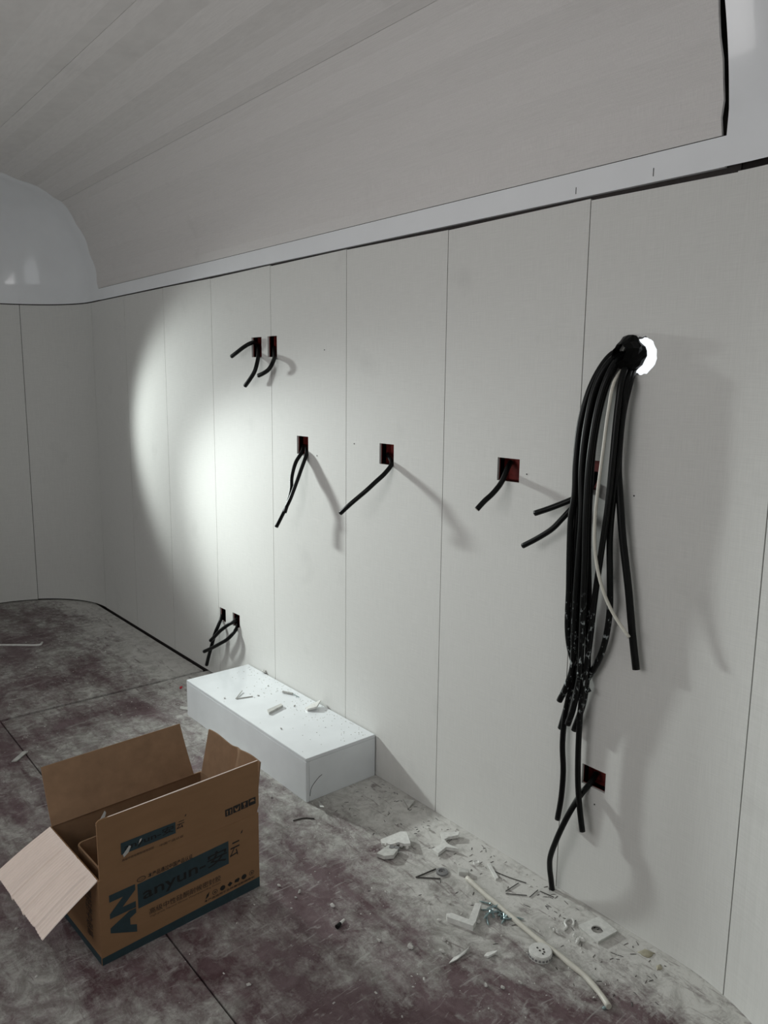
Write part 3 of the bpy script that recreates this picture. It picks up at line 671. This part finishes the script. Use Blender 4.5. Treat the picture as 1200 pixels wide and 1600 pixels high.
def patch(name, pts, m, parent, y=-0.0004, side=False, th=0.0003):
    bm = bmesh.new()
    f = lambda p, yy: (yy, p[0], p[1]) if side else (p[0], yy, p[1])
    a = [bm.verts.new(f(p, y)) for p in pts]; b = [bm.verts.new(f(p, y + th)) for p in pts]
    bm.faces.new(a); bm.faces.new(b[::-1])
    for i in range(len(pts)): bm.faces.new((a[i], a[(i + 1) % len(pts)], b[(i + 1) % len(pts)], b[i]))
    return bm_obj(name, bm, m, parent)
def rect(x0, x1, z0, z1, s=0.0):
    return [(x0, z0), (x1, z0 + s), (x1, z1 + s), (x0, z1)]
SL = 0.007 / 0.26
patch('printed_band', [(0.0, 0.0), (CL, 0.0), (CL, 0.030), (0.0, 0.020)], TEAL, front)
patch('printed_logo_bar', rect(0.097, 0.358, 0.107, 0.174, 0.007), TEAL, front)
fit_text('anyun-安', 0.110, 0.352, 0.116, 0.162, INK, front, y=-0.0010, bold=0.012, slope=SL, name='logo_lettering')
fit_text('云', 0.362, 0.393, 0.128, 0.170, INK, front, bold=0.004, slope=SL, shear=0.3, name='logo_lettering')
patch('logo_accent', [(0.397, 0.186), (0.402, 0.188), (0.404, 0.196), (0.399, 0.192)], INK, front)
fit_text('AN', 0.024, 0.091, 0.047, 0.178, TEAL, front, bold=0.065, rot=True, name='rotated_logo_lettering')
patch('logo_divider', rect(0.024, 0.091, 0.1135, 0.1150, 0.0), CARD, front, y=-0.0012)
fit_text('高级中性硅酮耐候密封胶', 0.125, 0.332, 0.076, 0.093, INKL, front, bold=0.006, slope=0.0, name='product_lettering')
fit_text('High-grade Neutral Silicone Weatherproofing Sealant', 0.127, 0.331, 0.0665, 0.0730, INKL, front, slope=0.0, name='product_lettering')
fit_text('本产品通过中国产品认证', 0.126, 0.250, 0.178, 0.191, INK, front, bold=0.012, slope=0.0, name='certificate_lettering')
def ring_pts(cx, cz, rx, rz, n=18): return [(cx + rx * math.cos(2 * math.pi * k / n), cz + rz * math.sin(2 * math.pi * k / n)) for k in range(n)]
patch('certificate_seal', ring_pts(0.108, 0.184, 0.012, 0.0068), INKL, front)
patch('certificate_seal', ring_pts(0.108, 0.184, 0.0095, 0.0048), CARD, front, y=-0.0007)
fit_text('CQC', 0.101, 0.115, 0.1815, 0.1865, INKL, front, y=-0.0010, name='certificate_lettering')
icx = [0.290, 0.313, 0.337, 0.360, 0.382, 0.405, 0.430]
for i, cx in enumerate(icx):
    cz = 0.0495 + 0.004 * i / 6
    if i == 0: pts = [(cx - 0.006, cz - 0.008), (cx + 0.003, cz - 0.003), (cx + 0.007, cz + 0.009), (cx - 0.002, cz + 0.003)]
    elif i == 3: pts = [(cx - 0.008, cz), (cx, cz - 0.007), (cx + 0.008, cz), (cx, cz + 0.007)]
    elif i == 4: pts = [(cx - 0.008, cz - 0.003), (cx + 0.005, cz - 0.006), (cx + 0.009, cz + 0.002), (cx + 0.006, cz + 0.006), (cx - 0.006, cz + 0.004)]
    else: pts = ring_pts(cx, cz, 0.0082, 0.0072, 14)
    patch('printed_icon', pts, INKL if i in (1, 6) else INK, front)
    if i in (1, 6): patch('printed_icon', ring_pts(cx, cz, 0.0062, 0.0054, 14), CARD, front, y=-0.0007); patch('printed_icon', ring_pts(cx, cz, 0.0035, 0.003, 8), INKL, front, y=-0.0010)
fit_text('本产品适用于各种幕墙耐候密封', 0.280, 0.439, 0.0335, 0.0400, INK, front, bold=0.01, slope=0.01, name='small_lettering')
# front flap print
patch('printed_logo_bar', rect(0.060, 0.205, 0.270, 0.301, -0.002), TEAL, fflap)
fit_text('anyun-安', 0.068, 0.200, 0.274, 0.296, INK, fflap, y=-0.0010, bold=0.012, slope=-0.014, name='logo_lettering')
fit_text('云', 0.208, 0.230, 0.276, 0.296, INK, fflap, bold=0.004, shear=0.3, name='logo_lettering')
patch('logo_accent', [(0.2315, 0.303), (0.235, 0.304), (0.2365, 0.309), (0.233, 0.307)], INK, fflap)
fit_text('高级中性硅酮耐候密封胶', 0.061, 0.145, 0.2515, 0.2580, INKL, fflap, bold=0.006, name='small_lettering')
fit_text('中国产品认证', 0.160, 0.226, 0.2490, 0.2555, INKL, fflap, bold=0.006, name='small_lettering')
for i in range(4):
    a = 0.351 + i * 0.0247; z0, z1 = 0.2545 + 0.0008 * i, 0.2745 + 0.0008 * i
    patch('shipping_symbol', rect(a, a + 0.0222, z0, z1), INK, fflap)
    c = a + 0.011; zz = (z0 + z1) / 2
    if i == 0:
        for dx in (-0.005, 0.005):
            patch('symbol_mark', [(c + dx - 0.0012, z0 + 0.003), (c + dx + 0.0012, z0 + 0.003), (c + dx + 0.0012, zz + 0.002), (c + dx + 0.003, zz + 0.002), (c + dx, z1 - 0.003), (c + dx - 0.003, zz + 0.002), (c + dx - 0.0012, zz + 0.002)], CARD, fflap, y=-0.0007)
    elif i == 1: patch('symbol_mark', [(c - 0.007, zz + 0.006), (c, zz - 0.002), (c + 0.007, zz + 0.006), (c + 0.0055, zz - 0.004), (c, zz - 0.008), (c - 0.0055, zz - 0.004)], CARD, fflap, y=-0.0007)
    elif i == 2: patch('symbol_mark', [(c - 0.004, zz + 0.007), (c + 0.004, zz + 0.007), (c + 0.003, zz), (c + 0.001, zz - 0.001), (c + 0.001, zz - 0.005), (c + 0.004, zz - 0.007), (c - 0.004, zz - 0.007), (c - 0.001, zz - 0.005), (c - 0.001, zz - 0.001), (c - 0.003, zz)], CARD, fflap, y=-0.0007)
    else: patch('symbol_mark', [(c - 0.008, zz), (c - 0.005, zz + 0.005), (c, zz + 0.0065), (c + 0.005, zz + 0.005), (c + 0.008, zz)], CARD, fflap, y=-0.0007)
patch('torn_patch', [(0.066, 0.262), (0.078, 0.270), (0.085, 0.284), (0.080, 0.287), (0.073, 0.279), (0.064, 0.270)], PLASTD, fflap, y=-0.0012)
patch('torn_patch', [(0.104, 0.281), (0.111, 0.287), (0.114, 0.293), (0.109, 0.292)], PLASTD, fflap, y=-0.0012)
patch('tape_end', [(0.002, CH + FL - 0.012), (0.016, CH + FL + 0.002), (0.027, CH + FL + 0.018), (0.030, CH + FL + 0.012), (0.026, CH + FL - 0.001)], PLASTD, fflap, y=0.0045)
# left end print
fit_text('高级中性硅酮', 0.045, 0.085, 0.045, 0.175, INKL, leftp, y=-0.0006, bold=0.006, rot=True, side=True, name='small_lettering')
patch('printed_band', [(T, 0.0), (CDp - T, 0.0), (CDp - T, 0.018), (T, 0.020)], TEAL, leftp, side=True)
# ---- cardboard insert standing inside the carton (round-cornered sleeve)
ins = bmesh.new()
u0, u1, v0, v1, rr_ = 0.034, 0.425, 0.030, 0.225, 0.018
outl = []
for cx, cy, a0 in ((u1 - rr_, v1 - rr_, 0), (u0 + rr_, v1 - rr_, 90), (u0 + rr_, v0 + rr_, 180), (u1 - rr_, v0 + rr_, 270)):
    for k in range(5):
        a = math.radians(a0 + 22.5 * k); outl.append((cx, cy, math.cos(a), math.sin(a)))
rings = []
for rad, z in ((rr_, 0.0062), (rr_, 0.205), (rr_ - 0.004, 0.205), (rr_ - 0.004, 0.0062)):
    rings.append([ins.verts.new((cx + c * rad, cy + s * rad, z)) for cx, cy, c, s in outl])
rings.append(rings[0]); n = len(outl)
for a, b in zip(rings, rings[1:]):
    for k in range(n): ins.faces.new((a[k], a[(k + 1) % n], b[(k + 1) % n], b[k]))
io = bm_obj('cardboard_sleeve', ins, CARD_IN)
io.matrix_world = Matrix.Translation((-1.722, -1.112, 0)) @ Matrix.Rotation(math.pi / 2 + CA, 4, 'Z')
tag(io, 'small brown cardboard sleeve with rounded corners standing inside the open carton', 'box')

# ---- cables
def cable(key, name, label, r, m, group=None, core=False, fray=False):
    bm = bmesh.new()
    path = tube(bm, D['cables'][key], r, 12, 7)
    o = bm_obj(name, bm, m); smooth_sides(o)
    tag(o, label, 'cable', group)
    if core:
        t = (path[-1] - path[-2]).normalized()
        bm = bmesh.new(); tube(bm, [path[-1] - t * 0.002, path[-1] + t * 0.0012], r * 0.62, 8, raw=True)
        bm_obj('conductor', bm, COPPER, o)
    return o
OUT = 'black cables hanging from the outlet cut-outs'
cable('A1', 'cable', 'upper of two short black cables from the left of the paired high cut-outs', .0085, BLACK, OUT)
cable('A2', 'cable', 'lower of two short black cables from the left of the paired high cut-outs', .0085, BLACK, OUT)
cable('B', 'cable', 'single short curled black cable from the right of the paired high cut-outs', .0085, BLACK, OUT)
cable('C1', 'cable', 'shorter of the two crossing black cables hanging below the dark square cut-out', .0075, BLACK, OUT)
cable('C2', 'cable', 'longer of the two crossing black cables hanging below the dark square cut-out', .0075, BLACK, OUT)
cable('D', 'cable', 'straight black cable slanting down left from its own square cut-out mid wall', .0078, BLACK, OUT)
cable('E', 'cable', 'short bent black cable with a pale cut end below the red square cut-out', .0078, BLACK, OUT, core=True)
cable('F1', 'cable', 'upper short black cable poking out leftwards behind the hanging bundle', .0078, BLACK, OUT, core=True)
cable('F2', 'cable', 'lower, longer black cable curving out leftwards behind the hanging bundle', .0075, BLACK, OUT)
cable('G', 'cable', 'black cable dropping from the leftmost of the two low cut-outs to the floor', .0085, BLACK, OUT)
cable('I1', 'cable', 'upper of two black cables from the low cut-out nearest the white step', .0085, BLACK, OUT)
cable('I2', 'cable', 'lower of two black cables from the low cut-out nearest the white step', .0085, BLACK, OUT)
cable('J', 'cable', 'black cable bending from the low red cut-out down to the floor edge', .0078, BLACK, OUT)
BUN = 'black cables in the thick bundle'
SAME = 'black cable in the thick bundle hanging from the round hole, ending in the paint-flecked knot'
for k in ('K1', 'K2', 'K3', 'K6', 'K9', 'K10'):
    cable(k, 'cable', SAME, .0082, BLACKP, BUN)
cable('K4', 'cable', 'left one of the two bundle cables that hang lowest, ending near the floor', .0078, BLACKP, BUN)
cable('K5', 'cable', 'right one of the two bundle cables that hang lowest, passing the low red cut-out', .0078, BLACKP, BUN)
cable('K7', 'cable', 'black bundle cable bowing out to the right before curling back into the knot', .0082, BLACKP, BUN)
cable('K8', 'cable', 'thick black cable hanging apart on the right of the bundle, cut off square', .0095, BLACK, BUN)
cable('WH', 'cable', 'thin cream-white cable running down in front of the black bundle', .0042, WCAB)
# black tape wrapped round the bundle where it leaves the hole
bm = bmesh.new()
rg = random.Random(11); rows = []
base = Vector((-1.075, 0.0, 1.482)); ax = Vector((-0.25, -0.93, 0.12)).normalized()
uu = ax.cross(Vector((0, 0, 1))).normalized(); vv = uu.cross(ax)
for i in range(5):
    c = base + ax * (-0.012 + 0.014 * i); rows.append([])
    for k in range(18):
        a = 2 * math.pi * k / 18
        rad = (0.034, 0.037, 0.037, 0.034, 0.022)[i] + rg.uniform(-.003, .003) + (0.012 if 3 <= k <= 5 and 1 <= i <= 2 else 0)
        rows[-1].append(bm.verts.new(c + (uu * math.cos(a) + vv * math.sin(a)) * rad))
for a, b in zip(rows, rows[1:]):
    for k in range(18): bm.faces.new((a[k], a[(k + 1) % 18], b[(k + 1) % 18], b[k]))
bm.faces.new(rows[0][::-1])
bmesh.ops.solidify(bm, geom=bm.faces[:], thickness=0.0015)
tag(bm_obj('tape_wrap', bm, BLACK), 'ragged black tape wrapped round the cable bundle at the round hole', 'tape')

# ---- debris on the floor ------------------------------------------
def slab(name, key, z0, th, m, label, cat, tilt=(0, 0), jit=0.0, group=None, bevel=0.0):
    poly = D[key]; bm = bmesh.new()
    cx = sum(p[0] for p in poly) / len(poly); cy = sum(p[1] for p in poly) / len(poly)
    prism(bm, [(p[0] - cx, p[1] - cy) for p in poly], 0, th, tilt, jit)
    o = bm_obj(name, bm, m); o.location = (cx, cy, z0)
    return tag(o, label, cat, group)
o = slab('plastic_shard', 'shard', 0.0, 0.008, PLASTIC, 'broken white plastic plate shard with a rough edge, nearest the step', 'shard', (0.05, 0.16), 0.0006)
P = D['shard']; cx = sum(p[0] for p in P) / len(P); cy = sum(p[1] for p in P) / len(P)
bm = bmesh.new()
for i in range(3, 7):
    a, b = Vector(P[i]), Vector(P[i + 1]); mid_ = (a + b) / 2
    bmesh.ops.create_icosphere(bm, subdivisions=1, radius=0.0065, matrix=Matrix.Translation((mid_.x - cx, mid_.y - cy, 0.006)))
bm_obj('broken_edge', bm, CRUMB, o)
o = slab('socket_clip', 'clip', 0.0, 0.012, PLASTD, 'broken grey-white socket clip lying just below the plastic plate shard', 'clip', (0.1, 0.0))
for (x, y) in D['clip'][2:4]:
    bm = bmesh.new(); q = D['clip']; cx = sum(p[0] for p in q) / len(q); cy = sum(p[1] for p in q) / len(q)
    bmesh.ops.create_cone(bm, cap_ends=True, segments=14, radius1=0.009, radius2=0.008, depth=0.010, matrix=Matrix.Translation((x - cx - 0.004, y - cy - 0.004, 0.011)))
    bm_obj('terminal', bm, GREY, o)
slab('plastic_offcut', 'cross', 0.0, 0.010, PLASTIC, 'cross-shaped white plastic offcut lying between the step and the wall seam', 'offcut', (0.03, 0.05), 0.001)
hg = empty('wire_hanger', (D['washer'][0][0], D['washer'][0][1], 0))
tag(hg, 'grey round washer with a bent wire triangle lying flat on the dusty floor', 'hanger')
c0 = Vector((*D['washer'][0], 0)); wr = (Vector(D['washer'][1]) - Vector(D['washer'][0])).length
bm = bmesh.new(); rws = []
for rad, z in ((wr, 0.0), (wr, 0.005), (wr * 0.62, 0.006), (wr * 0.58, 0.003), (wr * 0.25, 0.003), (wr * 0.22, 0.0)):
    rws.append([bm.verts.new((rad * math.cos(2 * math.pi * k / 20), rad * math.sin(2 * math.pi * k / 20), z)) for k in range(20)])
for a, b in zip(rws, rws[1:] + rws[:1]):
    for k in range(20): bm.faces.new((a[k], a[(k + 1) % 20], b[(k + 1) % 20], b[k]))
bm_obj('washer', bm, GREY, hg)
hp = [Vector((*p, 0.002)) - c0 for p in D['hanger']]
for tgt in (hp[1], hp[2]):
    bm = bmesh.new(); tube(bm, [hp[0], (hp[0] + tgt) / 2, tgt], 0.0018, 6, 3); bm_obj('wire', bm, WIRE, hg)
# cream cable offcut with connector
bm = bmesh.new(); cp = D['conduit']
tube(bm, cp, lambda t: 0.0068 + 0.0012 * math.sin(t * 40) * 0.3, 10, 5)
o = bm_obj('cable_offcut', bm, WCAB); smooth_sides(o)
tag(o, 'long cream-white cable offcut lying across the dust near the wall', 'cable')
bm = bmesh.new(); prism(bm, D['connector'], 0.0, 0.012); bm_obj('connector', bm, PLASTD, o)
bm = bmesh.new(); x, y = D['tipbit'][0]
for k in range(4): bmesh.ops.create_icosphere(bm, subdivisions=1, radius=0.004, matrix=Matrix.Translation((x + random.uniform(-.006, .006), y + random.uniform(-.006, .006), 0.004)))
tag(bm_obj('foil_scrap', bm, ZINC), 'small crumpled silver scrap at the near end of the cream cable', 'scrap')
# screws
def screw_mesh():
    bm = bmesh.new()
    bmesh.ops.create_cone(bm, cap_ends=True, segments=8, radius1=0.0045, radius2=0.002, depth=0.004, matrix=Matrix.Translation((0.0, 0, 0.0)) @ Matrix.Rotation(math.pi / 2, 4, 'Y'))
    for k in range(7):
        bmesh.ops.create_cone(bm, cap_ends=True, segments=7, radius1=0.0026, radius2=0.0016, depth=0.0036, matrix=Matrix.Translation((0.004 + 0.0034 * k, 0, 0)) @ Matrix.Rotation(math.pi / 2, 4, 'Y'))
    bmesh.ops.create_cone(bm, cap_ends=True, segments=7, radius1=0.0018, radius2=0.0002, depth=0.005, matrix=Matrix.Translation((0.0295, 0, 0)) @ Matrix.Rotation(math.pi / 2, 4, 'Y'))
    me = bpy.data.meshes.new('screw'); bm.to_mesh(me); bm.free(); me.materials.append(ZINC); return me
SM = screw_mesh()
for i, (x, y) in enumerate(D['screws']):
    o = bpy.data.objects.new('screw', SM); COL.objects.link(o)
    o.location = (x, y, 0.0045 + (0.005 if i % 3 == 2 else 0)); o.rotation_euler = (0, 0.06, random.uniform(0, 6.28))
    tag(o, 'blue-green zinc screw in the little heap beside the cream cable offcut', 'screw', 'heap of screws on the floor')
slab('trim_elbow', 'lbracket', 0.0, 0.016, PLASTIC, 'L-shaped white plastic trim elbow lying left of the screws', 'bracket', (0.0, 0.0), 0.0008)
slab('plastic_shaving', 'leaf', 0.0, 0.004, PLASTIC, 'thin folded white shaving, left of the two pale slivers in the foreground', 'shaving', (0.15, 0.05), 0.003)
slab('plastic_flake', 'flake', 0.0, 0.004, PLASTIC, 'flat white flake, right of the two pale slivers in the foreground', 'flake', (0.05, 0.1), 0.002)
# round perforated cap
dc = Vector(D['disc'][0]); rx = (Vector(D['disc'][1]) - dc).length
cap = empty('round_cap', (dc.x, dc.y, 0)); tag(cap, 'round white perforated plastic cap lying beside the cream cable offcut', 'cap')
rx *= 0.92
bm = bmesh.new(); bmesh.ops.create_cone(bm, cap_ends=True, segments=36, radius1=rx * 0.98, radius2=rx, depth=0.016, matrix=Matrix.Translation((0, 0, 0.008)))
bmesh.ops.bevel(bm, geom=[e for e in bm.edges if all(v.co.z > 0.01 for v in e.verts)], offset=0.002, segments=2, affect='EDGES')
bm_obj('disc', bm, PLASTIC, cap)
for (a, b) in ((-0.35, 0.0), (0.0, -0.1), (0.35, 0.05), (0.42, -0.2), (0.1, 0.25)):
    bm = bmesh.new(); bmesh.ops.create_cone(bm, cap_ends=True, segments=10, radius1=rx * 0.09, radius2=rx * 0.09, depth=0.001, matrix=Matrix.Translation((a * rx, b * rx, 0.0163)))
    bm_obj('hole', bm, WIRE, cap)
for k in range(20):
    a = 2 * math.pi * k / 20
    bm = bmesh.new(); box(bm, -0.0015, 0.0015, -0.0026, 0.0026, 0.004, 0.009)
    bmesh.ops.transform(bm, matrix=Matrix.Rotation(a, 4, 'Z') @ Matrix.Translation((rx * 0.987, 0, 0)), verts=bm.verts)
    bm_obj('slot', bm, GREY, cap)
# square socket plate with a round opening
pp = [Vector(p) for p in D['plate']]; pc = sum(pp, Vector((0, 0))) / 4; hc = Vector(D['platehole'][0]); hr = (Vector(D['platehole'][1]) - hc).length * 0.85
spl = empty('socket_plate', (pc.x, pc.y, 0)); tag(spl, 'square white plastic socket plate with a round hole, lying by the wall', 'socket plate')
bm = bmesh.new(); N = 32
ring = [bm.verts.new((hc.x - pc.x + hr * math.cos(2 * math.pi * k / N), hc.y - pc.y + hr * math.sin(2 * math.pi * k / N), 0.006)) for k in range(N)]
cor = [bm.verts.new((p.x - pc.x, p.y - pc.y, 0.006)) for p in pp]
def ang(v, c): return math.atan2(v.co.y - c.y, v.co.x - c.x) % (2 * math.pi)
hcl = hc - pc
cor.sort(key=lambda v: ang(v, hcl))
idx = [int(round(ang(v, hcl) / (2 * math.pi) * N)) % N for v in cor]
for s in range(4):
    i, j = idx[s], idx[(s + 1) % 4]
    arc = [ring[(i + k) % N] for k in range(((j - i) % N) + 1)]
    bm.faces.new(arc + [cor[(s + 1) % 4], cor[s]])
g = bmesh.ops.extrude_face_region(bm, geom=bm.faces[:])
for e in g['geom']:
    if isinstance(e, bmesh.types.BMVert): e.co.z = 0.0095
bm_obj('plate', bm, PLASTIC, spl)
for i in range(4):
    a = pp[i] - pc; b = pp[(i + 1) % 4] - pc
    n2 = Vector((-(b - a).y, (b - a).x)).normalized() * 0.004
    if n2.dot(a) > 0: n2 = -n2
    bm = bmesh.new(); prism(bm, [a * 0.985, b * 0.985, b * 0.985 + n2, a * 0.985 + n2], 0.0, 0.0058); bm_obj('rim', bm, PLASTD, spl)
bm = bmesh.new(); tube(bm, D['horseshoe'], 0.003, 7, 5); tag(bm_obj('clip_ring', bm, PLASTIC), 'small white horseshoe-shaped cable clip left of the socket plate', 'clip')
def crumb_thing(name, pts, r, m, label, cat, z=0.0, group=None):
    bm = bmesh.new(); x0, y0 = pts[0]
    for (x, y) in pts:
        bmesh.ops.create_icosphere(bm, subdivisions=1, radius=r * random.uniform(.7, 1.1), matrix=Matrix.Translation((x - x0, y - y0, r * 0.5)) @ Matrix.Rotation(random.uniform(0, 3), 4, Vector((random.random(), random.random(), 1)).normalized()) @ Matrix.Diagonal((1.3, 0.8, 0.6, 1)))
    for v in bm.verts: v.co += Vector((random.uniform(-1, 1), random.uniform(-1, 1), random.uniform(-.5, 1))) * r * 0.22
    zm = min(v.co.z for v in bm.verts)
    for v in bm.verts: v.co.z -= zm
    o = bm_obj(name, bm, m); o.location = (x0, y0, z)
    return tag(o, label, cat, group)
crumb_thing('foam_lump', D['foam'], 0.008, PLASTIC, 'crumbly white lump just left of the socket plate', 'lump')
crumb_thing('foam_lump', D['foam2'], 0.006, PLASTIC, 'silvery white lump between the cream cable and the horseshoe clip', 'lump')
x, y = D['capwhite'][0]; r_ = (Vector(D['capwhite'][1]) - Vector(D['capwhite'][0])).length * 0.8
bm = bmesh.new(); bmesh.ops.create_cone(bm, cap_ends=True, segments=18, radius1=r_, radius2=r_ * 0.7, depth=0.007, matrix=Matrix.Translation((0, 0, 0.0035)))
bmesh.ops.inset_region(bm, faces=[f for f in bm.faces if f.normal.z > 0.9], thickness=r_ * 0.25, depth=-0.002)
o = bm_obj('blanking_cap', bm, PLASTIC); o.location = (x, y, 0); tag(o, 'tiny round white blanking cap near the far end of the cream cable', 'cap')
slab('plastic_strip', 'offcut', 0.0, 0.006, PLASTIC, 'narrow white plastic strip lying beyond the cream cable', 'strip')
WL = ['thin dark wire, upper arm of the bent pair by the wall', 'thin dark wire, lower arm of the bent pair by the wall', 'short thin dark wire left of the floor end of the black cable', 'short thin dark wire touching the floor end of the black cable', 'long thin wire running from the white strip towards the wall']
for L_, lb in zip(D['wires'], WL):
    bm = bmesh.new(); tube(bm, L_, 0.0013, 5, 4, raw=len(L_) < 3); tag(bm_obj('wire_scrap', bm, WIRE), lb, 'wire')
slab('film_scrap', 'tri', 0.0, 0.0012, PLASTD, 'small pale triangular scrap on the floor right of the step', 'scrap', (0.2, 0.3))
slab('film_scrap', 'papertri', 0.0, 0.0012, PLASTD, 'small pale triangular scrap at the near corner of the step', 'scrap', (0.3, 0.1))
slab('paper_scrap', 'paper', 0.0, 0.003, PLASTD, 'small pale paper scrap on the floor behind the carton', 'scrap', (0.1, 0.1), 0.002)
slab('comb_strip', 'comb', 0.0, 0.006, PLASTD, 'small grey notched strip on the floor left of the step', 'strip')
bm = bmesh.new(); tube(bm, D['strip'], 0.006, 7, 4); tag(bm_obj('plastic_strip', bm, PLASTIC), 'pale strip lying on the far floor at the left edge', 'strip')
crumb_thing('red_chip', D['red'], 0.008, REDP, 'small bright red plastic chip on the floor beside the step', 'chip')
an = empty('wall_plug', (*D['anchor'][0], 0)); tag(an, 'small black wall plug with a white tip on the floor right of the carton', 'wall plug')
d_ = Vector((*(Vector(D['anchor'][1]) - Vector(D['anchor'][0])), 0)); d_.normalize()
bm = bmesh.new(); tube(bm, [Vector((0, 0, .006)) - d_ * .008, Vector((0, 0, .006)) + d_ * .008], lambda t: .006 - .001 * t, 8, raw=True); bm_obj('plug', bm, BLACK, an)
bm = bmesh.new(); tube(bm, [Vector((0, 0, .006)) + d_ * .008, Vector((0, 0, .006)) + d_ * .026], lambda t: .0045 - .0015 * t, 8, raw=True); bm_obj('tip', bm, PLASTIC, an)
bm = bmesh.new(); tube(bm, [(*p, 0.002) for p in D['curl']], 0.0018, 6, 4); tag(bm_obj('wire_scrap', bm, WIRE), 'thin curved wire scrap on the lit floor below the step', 'wire')
for i, q in enumerate(D['goo']):
    bm = bmesh.new(); bmesh.ops.create_uvsphere(bm, u_segments=14, v_segments=8, radius=1)
    for v in bm.verts: v.co = Vector((v.co.x * 0.019 * (1 + .25 * math.sin(5 * v.co.y)), v.co.y * 0.012 * (1 + .3 * math.cos(4 * v.co.x)), max(0, v.co.z) * 0.005))
    o = bm_obj('sealant_blob', bm, PUTTY, None, True); o.location = (*q, 0); o.rotation_euler = (0, 0, 0.8 + i)
    tag(o, ['dried yellowish sealant blob by the wall, larger and farther one', 'dried yellowish sealant blob by the wall, nearer one'][i], 'sealant')
    if i: o.scale = (0.6, 0.5, 0.8)
for i, q in enumerate(D['chips'] + D['bits']):
    crumb_thing('plaster_chip', [q], random.uniform(.0045, .0075), CRUMB, 'small whitish plaster chip lying loose on the dusty floor', 'chip', 0.0, 'plaster chips on the floor')

# ---- debris on the step ------------------------------------------
BZ = bh
slab('plastic_channel', 'b_channel', BZ, 0.010, PLASTD, 'short grey-white plastic channel offcut lying on the white step', 'offcut', (0, 0), 0.0005)
slab('curled_shard', 'b_curl', BZ, 0.008, PLASTIC, 'crumpled white plastic shard on the white step, next to the wall', 'shard', (0.1, 0.2), 0.004)
sp = empty('spiral_plug', (*D['b_spiral'][0], BZ)); tag(sp, 'small ribbed grey wall plug with a pin lying on the white step', 'wall plug')
a_, b_, c_ = [Vector((*p, 0.005)) - Vector((*D['b_spiral'][0], 0)) for p in D['b_spiral']]
bm = bmesh.new(); tube(bm, [a_ + (b_ - a_) * k / 20 for k in range(21)], lambda t: 0.0048 if int(t * 20) % 2 else 0.003, 8, raw=True); bm_obj('plug', bm, PLASTD, sp)
bm = bmesh.new(); tube(bm, [b_, c_ + Vector((0, 0, -0.003))], 0.0014, 6, raw=True); bm_obj('pin', bm, ZINC, sp)
vv_ = [Vector((*p, BZ + 0.002)) for p in D['b_vee']]
ve = empty('bent_clip', D['b_vee'][0] + (BZ,)); tag(ve, 'thin V-shaped pale wire clip lying on the white step', 'clip')
for k in (0, 2):
    bm = bmesh.new(); tube(bm, [vv_[k] - Vector(ve.location), vv_[k + 1] - Vector(ve.location) + Vector((0, 0, 0.004 if k == 0 else 0))], 0.0022, 6, raw=True); bm_obj('arm', bm, PLASTD, ve)
for i, q in enumerate(D['b_crumbs']):
    big_ = i < 2
    crumb_thing('plaster_crumb', [q] + ([(q[0] + .012, q[1] + .004)] if big_ else []), 0.009 if big_ else 0.0042, PLASTD, 'larger grey crumb at the back of the step, against the wall' if big_ else 'tiny grey crumb lying on the white step top', 'crumb', BZ, 'larger crumbs on the step' if big_ else 'tiny crumbs on the step')

# ---- fine litter nobody could count: dust crumbs, shavings and dark splinters
def litter(name, n, m, label, cat, gen):
    verts, faces = [], []
    for _ in range(n):
        x, y, z, l, wd, hgt = gen()
        a = random.uniform(0, math.pi); ca, sa_ = math.cos(a), math.sin(a)
        b0 = len(verts)
        for dx, dy, dz in ((-l, -wd, 0), (l, -wd * .6, 0), (l * .8, wd, 0), (-l * .9, wd * .7, 0), (0.1 * l, 0.0, hgt)):
            verts.append((x + dx * ca - dy * sa_, y + dx * sa_ + dy * ca, z + dz))
        faces += [(b0, b0 + 1, b0 + 4), (b0 + 1, b0 + 2, b0 + 4), (b0 + 2, b0 + 3, b0 + 4), (b0 + 3, b0, b0 + 4), (b0 + 3, b0 + 2, b0 + 1, b0)]
    me = bpy.data.meshes.new(name); me.from_pydata(verts, [], faces); me.update()
    o = link(name, me, m); o['kind'] = 'stuff'; return tag(o, label, cat)
def clear(x, y):
    if -2.95 < x < -2.02 and y > -0.32: return False
    if -2.08 < x < -1.70 and -1.14 < y < -0.64: return False
    return True
def g_dust():
    while True:
        x = random.uniform(-4.6, -0.9); y = -0.02 - random.expovariate(3.2)
        if y > -1.9 and clear(x, y) and y < -0.02 - 0.06 * (x > -0.85): break
    s = min(random.expovariate(1400) + 0.0009, 0.0042)
    return x, y, 0.0, s * 1.3, s * 0.8, s * 0.9
litter('dust_crumbs', 1300, CRUMB, 'fine pale dust crumbs and shavings strewn over the floor', 'debris', g_dust)
def g_spl():
    while True:
        x = random.uniform(-2.0, -0.8); y = -0.015 - random.expovariate(9)
        if y > -0.5 and clear(x, y) and y < -0.02 - 0.06 * (x > -0.85): break
    return x, y, 0.0004, random.uniform(.003, .009), random.uniform(.0006, .0016), 0.0012
litter('dark_splinters', 150, WIRE, 'tiny dark splinters and shavings scattered along the foot of the wall', 'debris', g_spl)
def g_step():
    x = random.uniform(-2.92, -2.05); y = -0.012 - random.expovariate(14)
    return x, max(y, -0.29), BZ, random.uniform(.001, .0035), random.uniform(.0008, .002), 0.0016
litter('step_dust', 170, PLASTD, 'fine grey dust gathered on the white step along the wall', 'debris', g_step)
